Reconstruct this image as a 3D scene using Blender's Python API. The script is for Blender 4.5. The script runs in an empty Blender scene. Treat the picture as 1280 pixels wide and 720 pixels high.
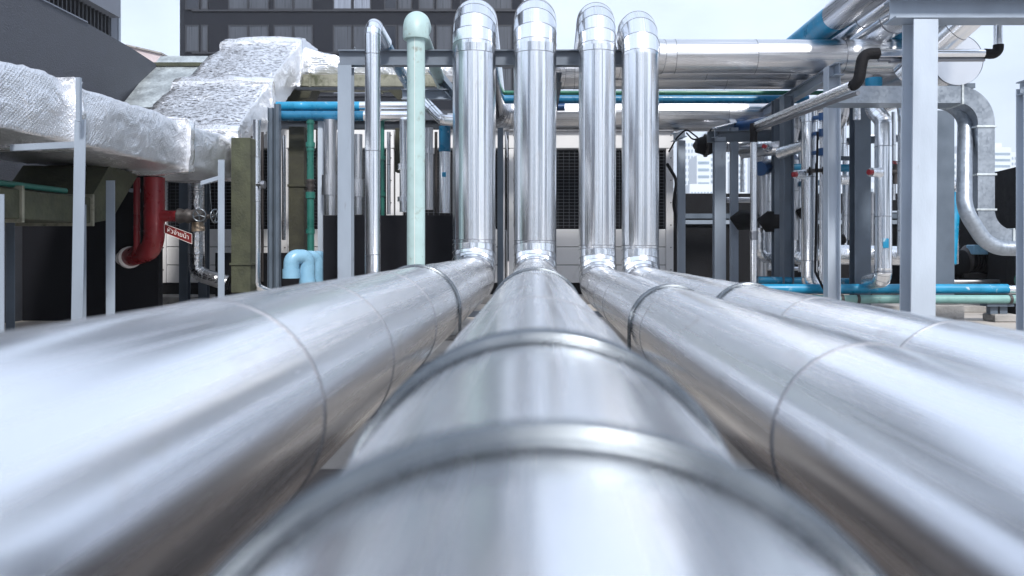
import bpy, math, random
from mathutils import Vector, Matrix, noise
random.seed(7)
R = math.radians
S = bpy.context.scene
COL = S.collection
V = Vector
CAMZ = 1.0

def P(x, y, Y):
    """metres from a direction in the 1280x720 photo and a distance"""
    return V(((x-668)/1000*Y, Y, CAMZ-(y-310)/1000*Y))

# ------------------------------------------------------------------ mesh building
class MB:
    def __init__(s): s.v=[]; s.f=[]; s.u=[]; s.sm=[]
    def face(s, idx, smooth=False, uv=None):
        s.f.append(idx); s.sm.append(smooth); s.u.append(uv or [(s.v[i][0]+s.v[i][1], s.v[i][2]) for i in idx])
    def quad(s, a, b, c, d, smooth=False):
        k=len(s.v); s.v += [V(a),V(b),V(c),V(d)]; s.face([k,k+1,k+2,k+3], smooth)
    def prism(s, poly, ext):
        """closed prism: poly list of Vectors, ext a Vector"""
        k=len(s.v); n=len(poly); ext=V(ext)
        nrm=V((0,0,0))
        for i in range(n): nrm += (poly[i]).cross(poly[(i+1)%n])
        if nrm.dot(ext)>0: poly=poly[::-1]
        s.v += [V(p) for p in poly]+[V(p)+ext for p in poly]
        s.face(list(range(k,k+n)))
        s.face(list(range(k+2*n-1,k+n-1,-1)))
        for i in range(n):
            j=(i+1)%n; s.face([k+j,k+i,k+n+i,k+n+j])
    def box(s, lo, hi, bev=0.0):
        x0,y0,z0=lo; x1,y1,z1=hi
        if x0>x1: x0,x1=x1,x0
        if y0>y1: y0,y1=y1,y0
        if z0>z1: z0,z1=z1,z0
        if bev<=0:
            s.prism([V((x0,y0,z0)),V((x1,y0,z0)),V((x1,y1,z0)),V((x0,y1,z0))],(0,0,z1-z0))
        else:
            b=min(bev,(x1-x0)*.4,(y1-y0)*.4,(z1-z0)*.4)
            def ring(i,z): return [V((x0+i,y0+i+0,z)),V((x1-i,y0+i,z)),V((x1-i,y1-i,z)),V((x0+i,y1-i,z))]
            rings=[ring(b,z0),ring(0,z0+b),ring(0,z1-b),ring(b,z1)]
            k=len(s.v)
            for r in rings: s.v+=r
            s.face([k+3,k+2,k+1,k]); s.face([k+12,k+13,k+14,k+15])
            for q in range(3):
                for i in range(4):
                    j=(i+1)%4; a=k+q*4
                    s.face([a+i,a+j,a+4+j,a+4+i])
    def frames(s, path):
        n=len(path); T=[]
        for i in range(n):
            a=path[max(i-1,0)]; b=path[min(i+1,n-1)]
            T.append((b-a).normalized())
        up=V((0,0,1)) if abs(T[0].z)<.9 else V((0,-1,0))
        u=(up-T[0]*up.dot(T[0])).normalized(); out=[]
        for i in range(n):
            if i: 
                q=T[i-1].rotation_difference(T[i]); u=(q@u); u=(u-T[i]*u.dot(T[i])).normalized()
            out.append((T[i],u,T[i].cross(u)))
        return out
    def tube(s, path, r, n=24, caps=True, hard=False, uo=None):
        path=[V(p) for p in path]
        rr=r if isinstance(r,(list,tuple)) else [r]*len(path)
        fr=s.frames(path); uo=random.uniform(0,50) if uo is None else uo
        L=0; Ls=[0]
        for i in range(1,len(path)): L+=(path[i]-path[i-1]).length; Ls.append(L)
        def ring(i):
            k=len(s.v); T,u,w=fr[i]
            for j in range(n):
                a=2*math.pi*j/n; s.v.append(path[i]+(u*math.cos(a)+w*math.sin(a))*rr[i])
            return k
        prev=ring(0); first=prev
        for i in range(1,len(path)):
            cur=ring(i)
            off=uo+(i*3.7 if hard else 0)
            for j in range(n):
                j2=(j+1)%n
                c0=off+j/n*6.283*rr[i]; c1=off+(j+1)/n*6.283*rr[i]
                s.face([prev+j,prev+j2,cur+j2,cur+j],True,[(c0,Ls[i-1]),(c1,Ls[i-1]),(c1,Ls[i]),(c0,Ls[i])])
            if hard and i<len(path)-1: prev=ring(i)
            else: prev=cur
        if caps:
            k=len(s.v); s.v+= [s.v[first+j].copy() for j in range(n)]; s.face([k+n-1-j for j in range(n)])
            k=len(s.v); s.v+= [s.v[prev+j].copy() for j in range(n)]; s.face([k+j for j in range(n)])
    def arc(s, c, R_, r, a0, a1, ax=V((1,0,0)), ay=V((0,0,1)), n=10, seg=40):
        pts=[V(c)+ax*R_*math.cos(a0+(a1-a0)*i/seg)+ay*R_*math.sin(a0+(a1-a0)*i/seg) for i in range(seg+1)]
        s.tube(pts,r,n)
    def build(s, name, mat, parent=None):
        me=bpy.data.meshes.new(name); me.from_pydata([tuple(v) for v in s.v],[],s.f)
        me.polygons.foreach_set('use_smooth', s.sm)
        uvl=me.uv_layers.new(name='UVMap'); d=[]
        for u in s.u:
            for t in u: d += [t[0],t[1]]
        uvl.data.foreach_set('uv', d)
        me.materials.append(mat); me.update()
        o=bpy.data.objects.new(name, me); COL.objects.link(o)
        if parent: 
            o.parent=parent; o.matrix_parent_inverse=Matrix.Translation(-parent.location)
        return o

def thing(name, label, cat, loc=(0,0,0), group=None):
    o=bpy.data.objects.new(name,None); COL.objects.link(o); o.location=loc; o.empty_display_size=.1
    o['label']=label; o['category']=cat
    if group: o['group']=group
    return o
def tag(o, label, cat, group=None):
    o['label']=label; o['category']=cat
    if group: o['group']=group
    return o
def struct(o, kind='structure'):
    o['kind']=kind; return o

# ------------------------------------------------------------------ materials
def mat(name, color, rough=.5, metal=0, bump=0, bscale=20, var=0, vscale=3, coord='Object', stretch=(1,1,1), spec=None, dirt=None, dscale=2, dlo=.55, dhi=.7):
    m=bpy.data.materials.new(name); m.use_nodes=True; nt=m.node_tree; N=nt.nodes; L=nt.links
    b=N['Principled BSDF']; b.inputs['Base Color'].default_value=(*color,1); b.inputs['Roughness'].default_value=rough; b.inputs['Metallic'].default_value=metal
    if spec is not None: b.inputs['Specular IOR Level'].default_value=spec
    tc=N.new('ShaderNodeTexCoord'); mp=N.new('ShaderNodeMapping'); mp.inputs['Scale'].default_value=stretch
    L.new(tc.outputs[coord], mp.inputs[0])
    col=None
    if var:
        n=N.new('ShaderNodeTexNoise'); n.inputs['Scale'].default_value=vscale; n.inputs['Detail'].default_value=6; L.new(mp.outputs[0],n.inputs[0])
        mr=N.new('ShaderNodeMapRange'); mr.inputs[1].default_value=.3; mr.inputs[2].default_value=.7; mr.inputs[3].default_value=1-var; mr.inputs[4].default_value=1+var; L.new(n.outputs[0],mr.inputs[0])
        mx=N.new('ShaderNodeVectorMath'); mx.operation='SCALE'; mx.inputs[0].default_value=color; L.new(mr.outputs[0],mx.inputs['Scale']); col=mx.outputs[0]
        mr2=N.new('ShaderNodeMapRange'); mr2.inputs[1].default_value=.3; mr2.inputs[2].default_value=.7; mr2.inputs[3].default_value=max(0,rough-.12); mr2.inputs[4].default_value=min(1,rough+.12); L.new(n.outputs[0],mr2.inputs[0]); L.new(mr2.outputs[0],b.inputs['Roughness'])
    if dirt:
        n2=N.new('ShaderNodeTexNoise'); n2.inputs['Scale'].default_value=dscale; n2.inputs['Detail'].default_value=9; n2.inputs['Roughness'].default_value=.7; L.new(mp.outputs[0],n2.inputs[0])
        mr3=N.new('ShaderNodeMapRange'); mr3.inputs[1].default_value=dlo; mr3.inputs[2].default_value=dhi; L.new(n2.outputs[0],mr3.inputs[0])
        mm=N.new('ShaderNodeMix'); mm.data_type='RGBA'; L.new(mr3.outputs[0],mm.inputs[0])
        if col: L.new(col,mm.inputs[6])
        else: mm.inputs[6].default_value=(*color,1)
        mm.inputs[7].default_value=(*dirt,1); col=mm.outputs[2]
    if col: L.new(col,b.inputs['Base Color'])
    if bump:
        n3=N.new('ShaderNodeTexNoise'); n3.inputs['Scale'].default_value=bscale; n3.inputs['Detail'].default_value=4; L.new(mp.outputs[0],n3.inputs[0])
        bp=N.new('ShaderNodeBump'); bp.inputs['Strength'].default_value=bump; bp.inputs['Distance'].default_value=.02; L.new(n3.outputs[0],bp.inputs['Height']); L.new(bp.outputs[0],b.inputs['Normal'])
    return m

def alu_mat(name, base=(.92,.945,.98), rough=.17, fine=.25, wave=.6, crinkle=0, sm=.86, sp=1.5, stain=.5):
    """sheet aluminium jacket: rolling marks and long shallow waves that run with the pipe (UV = metres round, metres along)"""
    m=bpy.data.materials.new(name); m.use_nodes=True; nt=m.node_tree; N=nt.nodes; L=nt.links
    b=N['Principled BSDF']; b.inputs['Metallic'].default_value=1
    uv=N.new('ShaderNodeUVMap'); 
    def nz(sx,sy,detail=3):
        mp=N.new('ShaderNodeMapping'); mp.inputs['Scale'].default_value=(sx,sy,1); L.new(uv.outputs[0],mp.inputs[0])
        n=N.new('ShaderNodeTexNoise'); n.inputs['Scale'].default_value=1; n.inputs['Detail'].default_value=detail; L.new(mp.outputs[0],n.inputs[0]); return n.outputs[0]
    fi=nz(150,1.2); wa=nz(7.5,.12,1.5); spots=nz(60,.9,6); smear=nz(14,.25,5)
    mr=N.new('ShaderNodeMapRange'); mr.inputs[1].default_value=.35; mr.inputs[2].default_value=.75; mr.inputs[3].default_value=rough*.8; mr.inputs[4].default_value=rough*sp; L.new(spots,mr.inputs[0]); L.new(mr.outputs[0],b.inputs['Roughness'])
    m1=N.new('ShaderNodeMapRange'); m1.inputs[1].default_value=.3; m1.inputs[2].default_value=.75; m1.inputs[3].default_value=1.0; m1.inputs[4].default_value=sm; L.new(smear,m1.inputs[0])
    sc=N.new('ShaderNodeVectorMath'); sc.operation='SCALE'; sc.inputs[0].default_value=base; L.new(m1.outputs[0],sc.inputs['Scale'])
    st=nz(9,3.5,9); ms=N.new('ShaderNodeMapRange'); ms.inputs[1].default_value=.60; ms.inputs[2].default_value=.72; ms.inputs[4].default_value=.5*stain; L.new(st,ms.inputs[0])
    mz=N.new('ShaderNodeMix'); mz.data_type='RGBA'; L.new(ms.outputs[0],mz.inputs[0]); L.new(sc.outputs[0],mz.inputs[6]); mz.inputs[7].default_value=(.5,.47,.45,1); L.new(mz.outputs[2],b.inputs['Base Color'])
    mt_=N.new('ShaderNodeMapRange'); mt_.inputs[3].default_value=1; mt_.inputs[4].default_value=.7; L.new(ms.outputs[0],mt_.inputs[0]); L.new(mt_.outputs[0],b.inputs['Metallic'])
    b1=N.new('ShaderNodeBump'); b1.inputs['Strength'].default_value=wave; b1.inputs['Distance'].default_value=.03; L.new(wa,b1.inputs['Height'])
    b2=N.new('ShaderNodeBump'); b2.inputs['Strength'].default_value=fine; b2.inputs['Distance'].default_value=.0015; L.new(fi,b2.inputs['Height']); L.new(b1.outputs[0],b2.inputs['Normal'])
    out=b2.outputs[0]
    if crinkle:
        cr=nz(18,18,5); b3=N.new('ShaderNodeBump'); b3.inputs['Strength'].default_value=crinkle; b3.inputs['Distance'].default_value=.03; L.new(cr,b3.inputs['Height']); L.new(out,b3.inputs['Normal']); out=b3.outputs[0]
    L.new(out,b.inputs['Normal'])
    return m

def foil_mat():
    """crumpled silver wrap: long creases, a woven scrim, and worn dusty flecks where it faces up"""
    m=bpy.data.materials.new('foil_wrap'); m.use_nodes=True; nt=m.node_tree; N=nt.nodes; L=nt.links
    b=N['Principled BSDF']; b.inputs['Metallic'].default_value=.8
    tc=N.new('ShaderNodeTexCoord')
    def noise_(scale,detail,rough=.5,dist=0,vec=None):
        n=N.new('ShaderNodeTexNoise'); n.inputs['Scale'].default_value=scale; n.inputs['Detail'].default_value=detail; n.inputs['Roughness'].default_value=rough; n.inputs['Distortion'].default_value=dist
        L.new(vec or tc.outputs['Object'],n.inputs[0]); return n.outputs[0]
    def math_(op,a,b_=None):
        q=N.new('ShaderNodeMath'); q.operation=op
        for i,x in enumerate((a,b_)):
            if x is None: continue
            if isinstance(x,(int,float)): q.inputs[i].default_value=x
            else: L.new(x,q.inputs[i])
        return q.outputs[0]
    c1=math_('ABSOLUTE',math_('SUBTRACT',noise_(2.6,5,.55,1.2),.5))
    c2=math_('ABSOLUTE',math_('SUBTRACT',noise_(7,4,.6,.8),.5))
    crease=math_('ADD',c1,math_('MULTIPLY',c2,.45))
    mp=N.new('ShaderNodeMapping'); mp.inputs['Rotation'].default_value=(.78,0,0); L.new(tc.outputs['Object'],mp.inputs[0])
    w1=N.new('ShaderNodeTexWave'); w1.bands_direction='Y'; w1.inputs['Scale'].default_value=11; L.new(mp.outputs[0],w1.inputs[0])
    w2=N.new('ShaderNodeTexWave'); w2.bands_direction='Z'; w2.inputs['Scale'].default_value=11; L.new(mp.outputs[0],w2.inputs[0])
    scrim=math_('MAXIMUM',w1.outputs['Fac'],w2.outputs['Fac'])
    mp3=N.new('ShaderNodeMapping'); mp3.inputs['Scale'].default_value=(1,3,3); L.new(tc.outputs['Object'],mp3.inputs[0])
    n4=noise_(12,6,.65,0,mp3.outputs[0])
    g=N.new('ShaderNodeNewGeometry'); sx=N.new('ShaderNodeSeparateXYZ'); L.new(g.outputs['True Normal'],sx.inputs[0])
    up=N.new('ShaderNodeMapRange'); up.inputs[1].default_value=.35; up.inputs[2].default_value=.75; L.new(sx.outputs[2],up.inputs[0])
    fl=N.new('ShaderNodeMapRange'); fl.inputs[1].default_value=.51; fl.inputs[2].default_value=.57; L.new(n4,fl.inputs[0])
    fl2=N.new('ShaderNodeMapRange'); fl2.inputs[1].default_value=.68; fl2.inputs[2].default_value=.72; fl2.inputs[4].default_value=.5; L.new(n4,fl2.inputs[0])
    wear=math_('MAXIMUM',math_('MULTIPLY',math_('MULTIPLY',fl.outputs[0],up.outputs[0]),.9),fl2.outputs[0])
    mx=N.new('ShaderNodeMix'); mx.data_type='RGBA'; mx.inputs[6].default_value=(.77,.79,.83,1); mx.inputs[7].default_value=(.07,.065,.07,1)
    L.new(wear,mx.inputs[0]); L.new(mx.outputs[2],b.inputs['Base Color'])
    mr=N.new('ShaderNodeMapRange'); mr.inputs[3].default_value=.24; mr.inputs[4].default_value=.42; L.new(noise_(3,4),mr.inputs[0]); L.new(mr.outputs[0],b.inputs['Roughness'])
    b1=N.new('ShaderNodeBump'); b1.inputs['Strength'].default_value=.8; b1.inputs['Distance'].default_value=.06; L.new(crease,b1.inputs['Height'])
    b2=N.new('ShaderNodeBump'); b2.inputs['Strength'].default_value=.5; b2.inputs['Distance'].default_value=.006; L.new(scrim,b2.inputs['Height']); L.new(b1.outputs[0],b2.inputs['Normal']); L.new(b2.outputs[0],b.inputs['Normal'])
    return m

def galv_mat(name, base=(.33,.37,.42), rough=.38):
    m=bpy.data.materials.new(name); m.use_nodes=True; nt=m.node_tree; N=nt.nodes; L=nt.links
    b=N['Principled BSDF']; b.inputs['Metallic'].default_value=.85
    tc=N.new('ShaderNodeTexCoord'); vo=N.new('ShaderNodeTexVoronoi'); vo.inputs['Scale'].default_value=32; L.new(tc.outputs['Object'],vo.inputs[0])
    bw=N.new('ShaderNodeRGBToBW'); L.new(vo.outputs['Color'],bw.inputs[0])
    n=N.new('ShaderNodeTexNoise'); n.inputs['Scale'].default_value=3; n.inputs['Detail'].default_value=8; L.new(tc.outputs['Object'],n.inputs[0])
    ad=N.new('ShaderNodeMath'); ad.operation='MULTIPLY_ADD'; L.new(bw.outputs[0],ad.inputs[0]); ad.inputs[1].default_value=.35; L.new(n.outputs[0],ad.inputs[2])
    mr=N.new('ShaderNodeMapRange'); mr.inputs[1].default_value=.3; mr.inputs[2].default_value=1; mr.inputs[3].default_value=.7; mr.inputs[4].default_value=1.25; L.new(ad.outputs[0],mr.inputs[0])
    sc=N.new('ShaderNodeVectorMath'); sc.operation='SCALE'; sc.inputs[0].default_value=base; L.new(mr.outputs[0],sc.inputs['Scale']); L.new(sc.outputs[0],b.inputs['Base Color'])
    m2=N.new('ShaderNodeMapRange'); m2.inputs[1].default_value=.3; m2.inputs[2].default_value=1; m2.inputs[3].default_value=rough-.1; m2.inputs[4].default_value=rough+.15; L.new(ad.outputs[0],m2.inputs[0]); L.new(m2.outputs[0],b.inputs['Roughness'])
    bp=N.new('ShaderNodeBump'); bp.inputs['Strength'].default_value=.25; bp.inputs['Distance'].default_value=.03; L.new(n.outputs[0],bp.inputs['Height']); L.new(bp.outputs[0],b.inputs['Normal'])
    return m

M={}
M['alu']=alu_mat('aluminium_jacket',rough=.21,fine=.15,wave=.6,sm=.9)
M['alu_near']=alu_mat('aluminium_jacket_weathered', base=(.92,.93,.955), rough=.28, fine=.015, wave=.05, sm=.99, sp=1.12, stain=.7)
M['alu_dull']=alu_mat('aluminium_jacket_dull', base=(.7,.71,.74), rough=.3, wave=.5)
M['alu_crinkle']=alu_mat('aluminium_wrapped_by_hand', rough=.22, crinkle=.5)
M['bead']=mat('aluminium_bead',(.27,.28,.31),.4,1)
M['bead_near']=mat('bright_lap_edge',(.37,.38,.41),.35,1)
M['cap']=mat('smooth_end_sheet',(.8,.82,.86),.3,1,bump=.25,bscale=2.5)
M['tape']=mat('silver_tape',(.9,.91,.94),.26,.8,bump=.5,bscale=22)
M['zinc']=mat('zinc_plated_rod',(.17,.19,.21),.28,.9,var=.12,vscale=12)
M['foil']=foil_mat()
M['galv']=galv_mat('galvanised_sheet')
M['galv_pale']=galv_mat('galvanised_panel',(.62,.67,.68),.45)
M['paint']=mat('grey_steel_paint',(.27,.32,.39),.42,0,bump=.08,bscale=60,var=.12,vscale=3,dirt=(.14,.13,.13),dscale=7,dlo=.62,dhi=.78,stretch=(1,1,.3))
M['paint_light']=mat('pale_grey_steel_paint',(.42,.48,.56),.42,0,bump=.08,bscale=60,var=.12,vscale=3,dirt=(.2,.19,.18),dscale=7,dlo=.62,dhi=.78,stretch=(1,1,.3))
M['paint_mid']=mat('slate_steel_paint',(.105,.135,.175),.4,0,bump=.06,bscale=60,var=.12,vscale=4)
M['paint_beam']=mat('mid_grey_steel_paint',(.15,.18,.225),.4,0,bump=.06,bscale=60,var=.12,vscale=4)
M['paint_dark']=mat('dark_steel_paint',(.018,.024,.034),.45,0,bump=.06,bscale=60,var=.2,vscale=4)
M['charcoal']=mat('charcoal_board',(.009,.0095,.013),.7,0,bump=.3,bscale=140,var=.25,vscale=60,spec=.12)
M['charcoal2']=mat('charcoal_render',(.014,.0145,.017),.8,0,bump=.3,bscale=60,var=.2,vscale=5,spec=.12)
M['concrete_dark']=mat('dark_grey_render',(.062,.068,.084),.85,0,bump=.5,bscale=45,var=.14,vscale=7)
M['concrete']=mat('concrete',(.33,.32,.31),.9,0,bump=.6,bscale=30,var=.2,vscale=5,dirt=(.12,.115,.11),dscale=4)
M['ground']=mat('roof_screed',(.42,.39,.36),.9,0,bump=.4,bscale=25,var=.14,vscale=1.2,dirt=(.24,.22,.2),dscale=.9)
M['white']=mat('white_cabinet_paint',(.74,.74,.75),.35,0,bump=.03,bscale=10,var=.04,vscale=2,dirt=(.5,.48,.45),dscale=3,dlo=.6,dhi=.9)
M['black']=mat('black_coil',(.008,.008,.01),.6,0,var=.3,vscale=20,spec=.15)
M['wire']=mat('grille_wire',(.10,.11,.13),.4,.5)
M['rubber']=mat('black_rubber_insulation',(.008,.008,.010),.7,0,bump=.4,bscale=60,spec=.2)
M['iron']=mat('cast_iron',(.05,.045,.045),.5,.3,bump=.3,bscale=40,var=.3,vscale=15)
M['brass']=mat('aged_brass',(.2,.16,.12),.45,.6,var=.3,vscale=15)
M['red']=mat('red_pipe_paint',(.22,.011,.016),.32,0,bump=.1,bscale=30,var=.18,vscale=4)
M['redcap']=mat('red_valve_cap',(.22,.012,.02),.4,0,var=.15,vscale=20)
M['redsign']=mat('red_sign_paint',(.14,.012,.012),.4)
M['signwhite']=mat('white_lettering',(.75,.72,.70),.5)
M['blue']=mat('blue_pipe_paint',(.010,.13,.25),.3,0,bump=.1,bscale=20,var=.2,vscale=5,dirt=(.25,.4,.48),dscale=9,dlo=.62,dhi=.7)
M['cyan']=mat('bright_blue_pipe',(.012,.24,.43),.35,0,var=.15,vscale=5,dirt=(.5,.6,.65),dscale=8,dlo=.6,dhi=.7)
M['navy']=mat('navy_pipe_paint',(.012,.06,.17),.35,0,var=.2,vscale=5)
M['pvc']=mat('pale_blue_pvc',(.22,.42,.58),.3,0,var=.08,vscale=6)
M['teal']=mat('pale_teal_paint',(.36,.49,.49),.42,0,bump=.12,bscale=40,var=.06,vscale=6,dirt=(.24,.27,.24),dscale=9,dlo=.57,dhi=.70)
M['teal_low']=mat('dull_teal_paint',(.19,.36,.34),.4,0,bump=.1,bscale=40,var=.15,vscale=6,dirt=(.1,.13,.12),dscale=10,dlo=.6,dhi=.72)
M['green']=mat('green_pipe_paint',(.02,.13,.105),.35,0,bump=.1,bscale=30,var=.2,vscale=5)
M['darkgreen']=mat('dark_green_pipe',(.015,.13,.085),.3,0,var=.15,vscale=5)
M['olive']=mat('mossy_duct_board',(.058,.064,.040),.8,0,bump=.4,bscale=25,var=.3,vscale=5,dirt=(.03,.035,.022),dscale=3,dlo=.5,dhi=.7)
M['olive_dark']=mat('mossy_dark_duct_board',(.038,.038,.025),.85,0,bump=.4,bscale=25,var=.4,vscale=5)
M['mossconc']=mat('stained_duct_board',(.25,.25,.2),.85,0,bump=.5,bscale=20,var=.2,vscale=4,dirt=(.07,.075,.045),dscale=2.5,dlo=.5,dhi=.65)
M['facade']=mat('dark_facade_render',(.012,.014,.021),.7,0,bump=.2,bscale=8,var=.1,vscale=1,spec=.15)
M['frame']=mat('window_frame_dark',(.02,.022,.03),.4)
M['curtain']=mat('curtained_window',(.05,.058,.075),.35,0,var=.3,vscale=1.6,stretch=(6,1,.15))
M['curtain2']=mat('pale_curtained_window',(.2,.23,.29),.35,0,var=.3,vscale=2.2,stretch=(6,1,.15))
M['glassdark']=mat('dark_window_glass',(.02,.024,.035),.12,0,var=.2,vscale=.3)
M['louvre']=mat('black_louvre',(.006,.006,.01),.6,spec=.15)
M['slab']=mat('grey_slab',(.15,.17,.21),.8,0,var=.1,vscale=1)
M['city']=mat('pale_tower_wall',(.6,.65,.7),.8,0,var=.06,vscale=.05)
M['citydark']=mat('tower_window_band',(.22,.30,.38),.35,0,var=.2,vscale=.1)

# ------------------------------------------------------------------ pipes
def corner_arc(a,b,c,bend,seg):
    d1=(a-b).normalized(); d2=(c-b).normalized()
    ang=d1.angle(d2); th=math.pi-ang
    if th<.02: return [b.copy()],0
    t=bend*math.tan(th/2)
    bis=(d1+d2).normalized(); ctr=b+bis*(bend/math.cos(th/2))
    p0=b+d1*t; p1=b+d2*t; u=(p0-ctr); w=(p1-ctr); pts=[]
    for i in range(seg+1):
        q=i/seg; pts.append(ctr+(u*math.sin((1-q)*th)+w*math.sin(q*th))/math.sin(th))
    return pts,t

def pipe_run(label, pts, r, bend=None, m='alu', name='insulated_pipe', cat='pipe', group=None, n=28, gores=5, mats=None, emats=None, seams=None, spacing=None, beads=True, er=1.0, hard=True, sect='pipe_jacket', seamridge=False):
    """one pipe: straight jackets and gored elbows as parts, lap seams as bands"""
    pts=[V(p) for p in pts]; bend=bend or r*1.6
    root=thing(name,label,cat,pts[0],group)
    arcs={}; tl=[0]*len(pts)
    for i in range(1,len(pts)-1):
        arcs[i],tl[i]=corner_arc(pts[i-1],pts[i],pts[i+1],bend,gores)
    for i in range(len(pts)-1):
        a,b=pts[i],pts[i+1]; d=(b-a).normalized(); Ln=(b-a).length
        s0,s1=tl[i],Ln-tl[i+1]
        if s1-s0<.004: continue
        cuts=[]
        if seams and i in seams: cuts=[c for c in seams[i] if s0<c<s1]
        elif spacing:
            q=s0+spacing*.6
            while q<s1-.1: cuts.append(q); q+=spacing
        mm=mats[i] if mats else m
        mb=MB(); ks=[s0]+cuts+[s1]
        for k in range(len(ks)-1):
            mb.tube([a+d*ks[k],a+d*ks[k+1]], r*(1+(.004 if k%2 else 0)), n, caps=True)
        if seamridge:
            side=V((0,-1,0)) if abs(d.z)>.5 else V((0,0,-1))
            mb.tube([a+d*s0+side*(r+.001),a+d*s1+side*(r+.001)],.0035,6)
        mb.build(sect, M[mm], root)
        if beads and mm.startswith('alu'):
            for c in cuts:
                mb=MB(); mb.tube([a+d*(c-.004),a+d*(c+.004)],r*1.004+.0025,n); mb.build('lap_band',M['bead_near' if mm=='alu_near' else 'bead'],root)
    for i,pp in arcs.items():
        if tl[i]==0: continue
        da=(pts[i]-pts[i-1]).normalized(); db=(pts[i+1]-pts[i]).normalized()
        pp=[pp[0]-da*.012]+pp+[pp[-1]+db*.012]
        em=emats[i] if emats and i in emats else m
        mb=MB(); mb.tube(pp, r*er*1.006, n, caps=True, hard=hard and em.startswith('alu'))
        e=mb.build('elbow', M[em], root)
        if em.startswith('alu') and beads:
            fr=mb.frames(pp)
            for k in range(1,len(pp)-1):
                mb=MB(); T=fr[k][0]; w=.003 if r>.15 else .002
                mb.tube([pp[k]-T*w,pp[k]+T*w], r*er*1.006+w*.9, n); mb.build('seam', M['bead'], e)
    return root

# the four big pipes of the foreground
ZT=4.03
big=[  # label,X,z,r,rack Y,seams along the floor run (Y), riser seam heights
 ('wide silver pipe left of the centre one, turning up into the leftmost wide riser',-.752,.611,.268,14.0,[1.85,2.75,3.95,5.35,6.1,7.3,8.5]),
 ('wide silver pipe under the lens, running ahead to the second riser from the left',.008,.6025,.2655,12.25,[.2,2.13,4.1,5.6,7.2,8.6]),
 ('silver pipe just right of the centre one, feeding the third riser from the left',.785,.545,.231,11.65,[1.87,4.2,6.5,7.5,8.4]),
 ('outer right silver pipe of the four, feeding the rightmost riser',1.322,.54,.231,11.0,[1.4,2.5,3.7,5.75,7.1,8.4])]
NEAR={}
for lab,X,z,r,Yk,sm in big:
    zt=ZT if r>.25 else ZT+.02
    zr={14.0:3.34,12.25:3.70,11.65:3.68,11.0:3.63}[Yk]
    pts=[(X,-3.5,z),(X,10,z),(X,10,zt),(X,Yk,zr),(5.25 if Yk<12 else (5.0 if Yk<13 else 4.2),Yk,zr)]
    rs={0:[s+3.5 for s in sm],1:[.49, zt-z-.62],3:[.6,1.7,2.9,4.1]}
    bend=.43
    e=None
    o=pipe_run(lab,pts,r,bend,'alu',n=72,gores={14.0:6,12.25:5,11.65:6,11.0:5}[Yk],mats=['alu_near','alu','alu','alu_dull'],emats={3:'alu_dull'},seams=rs,group='large insulated pipes',seamridge=True)
    NEAR[X]=o
# clamps (U-bolts) on those pipes
def ubolt(parent,X,z,r,Y,dbl=True,rod=.008):
    for k in ([-.022,.022] if dbl else [0]):
        mb=MB(); Rr=r+rod*1.15
        pts=[V((X-Rr,Y+k,.27))]+[V((X+Rr*math.cos(math.pi-math.pi*i/48),Y+k,z+Rr*math.sin(math.pi-math.pi*i/48))) for i in range(49)]+[V((X+Rr,Y+k,.27))]
        mb.tube(pts,rod,12); mb.build('clamp',M['zinc'],parent)
ps=list(big)
ubolt(NEAR[.008],.008,.6025,.2655,.52,False,.0095); ubolt(NEAR[.008],.008,.6025,.2655,1.12,True,.0085); ubolt(NEAR[.008],.008,.6025,.2655,4.75)
ubolt(NEAR[-.752],-.752,.611,.268,5.1); ubolt(NEAR[.785],.785,.545,.231,4.6); ubolt(NEAR[1.322],1.322,.54,.231,4.95)
# small screw head on clamp tops
def channel(name,label,cat,x0,x1,Y,ztop,legs,group=None,m='paint'):
    root=thing(name,label,cat,(x0,Y,0),group)
    mb=MB(); mb.box((x0,Y-.05,ztop-.06),(x1,Y+.05,ztop),.004); mb.build('rail',M[m],root)
    for lx in legs:
        mb=MB(); mb.box((lx-.04,Y-.04,.06),(lx+.04,Y+.04,ztop-.062)); mb.build('leg',M[m],root)
        mb=MB(); mb.box((lx-.15,Y-.15,0),(lx+.15,Y+.15,.058),.01); mb.build('footing',M['concrete'],root)
G='low rails under the big pipes'
for Y,l in ((4.85,'grey steel rail under the four big pipes at the shared clamps'),(8.8,'grey steel rail crossing under the four pipes just before the risers'),(1.12,'grey steel rail under the pipes below the second clamp'),(-2,'grey steel rail under the pipes behind the viewpoint')):
    channel('pipe_support',l,'support',-1.15,1.7,Y,.305,(-1.0,.4,1.55),G)

# ------------------------------------------------------------------ ground
mb=MB(); mb.quad((-1500,-900,0),(1500,-900,0),(1500,2500,0),(-1500,2500,0)); struct(mb.build('ground',M['ground']))
mb=MB(); mb.box((-2.6,-5,.001),(3.6,3.6,.006)); struct(mb.build('roof_membrane',mat('brown_roof_membrane',(.12,.105,.098),.85,0,bump=.4,bscale=25,var=.2,vscale=2,dirt=(.2,.18,.16),dscale=3)))  # dark brown sheet added under the near pipes to darken gaps and reflections
mb=MB(); mb.box((-9,14.3,0),(3,17.2,.13),.01); struct(mb.build('plinth_kerb',M['concrete']))
mb=MB(); mb.box((2.6,12.4,0),(9,14.6,.10),.01); struct(mb.build('pump_plinth',M['concrete']))

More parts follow.
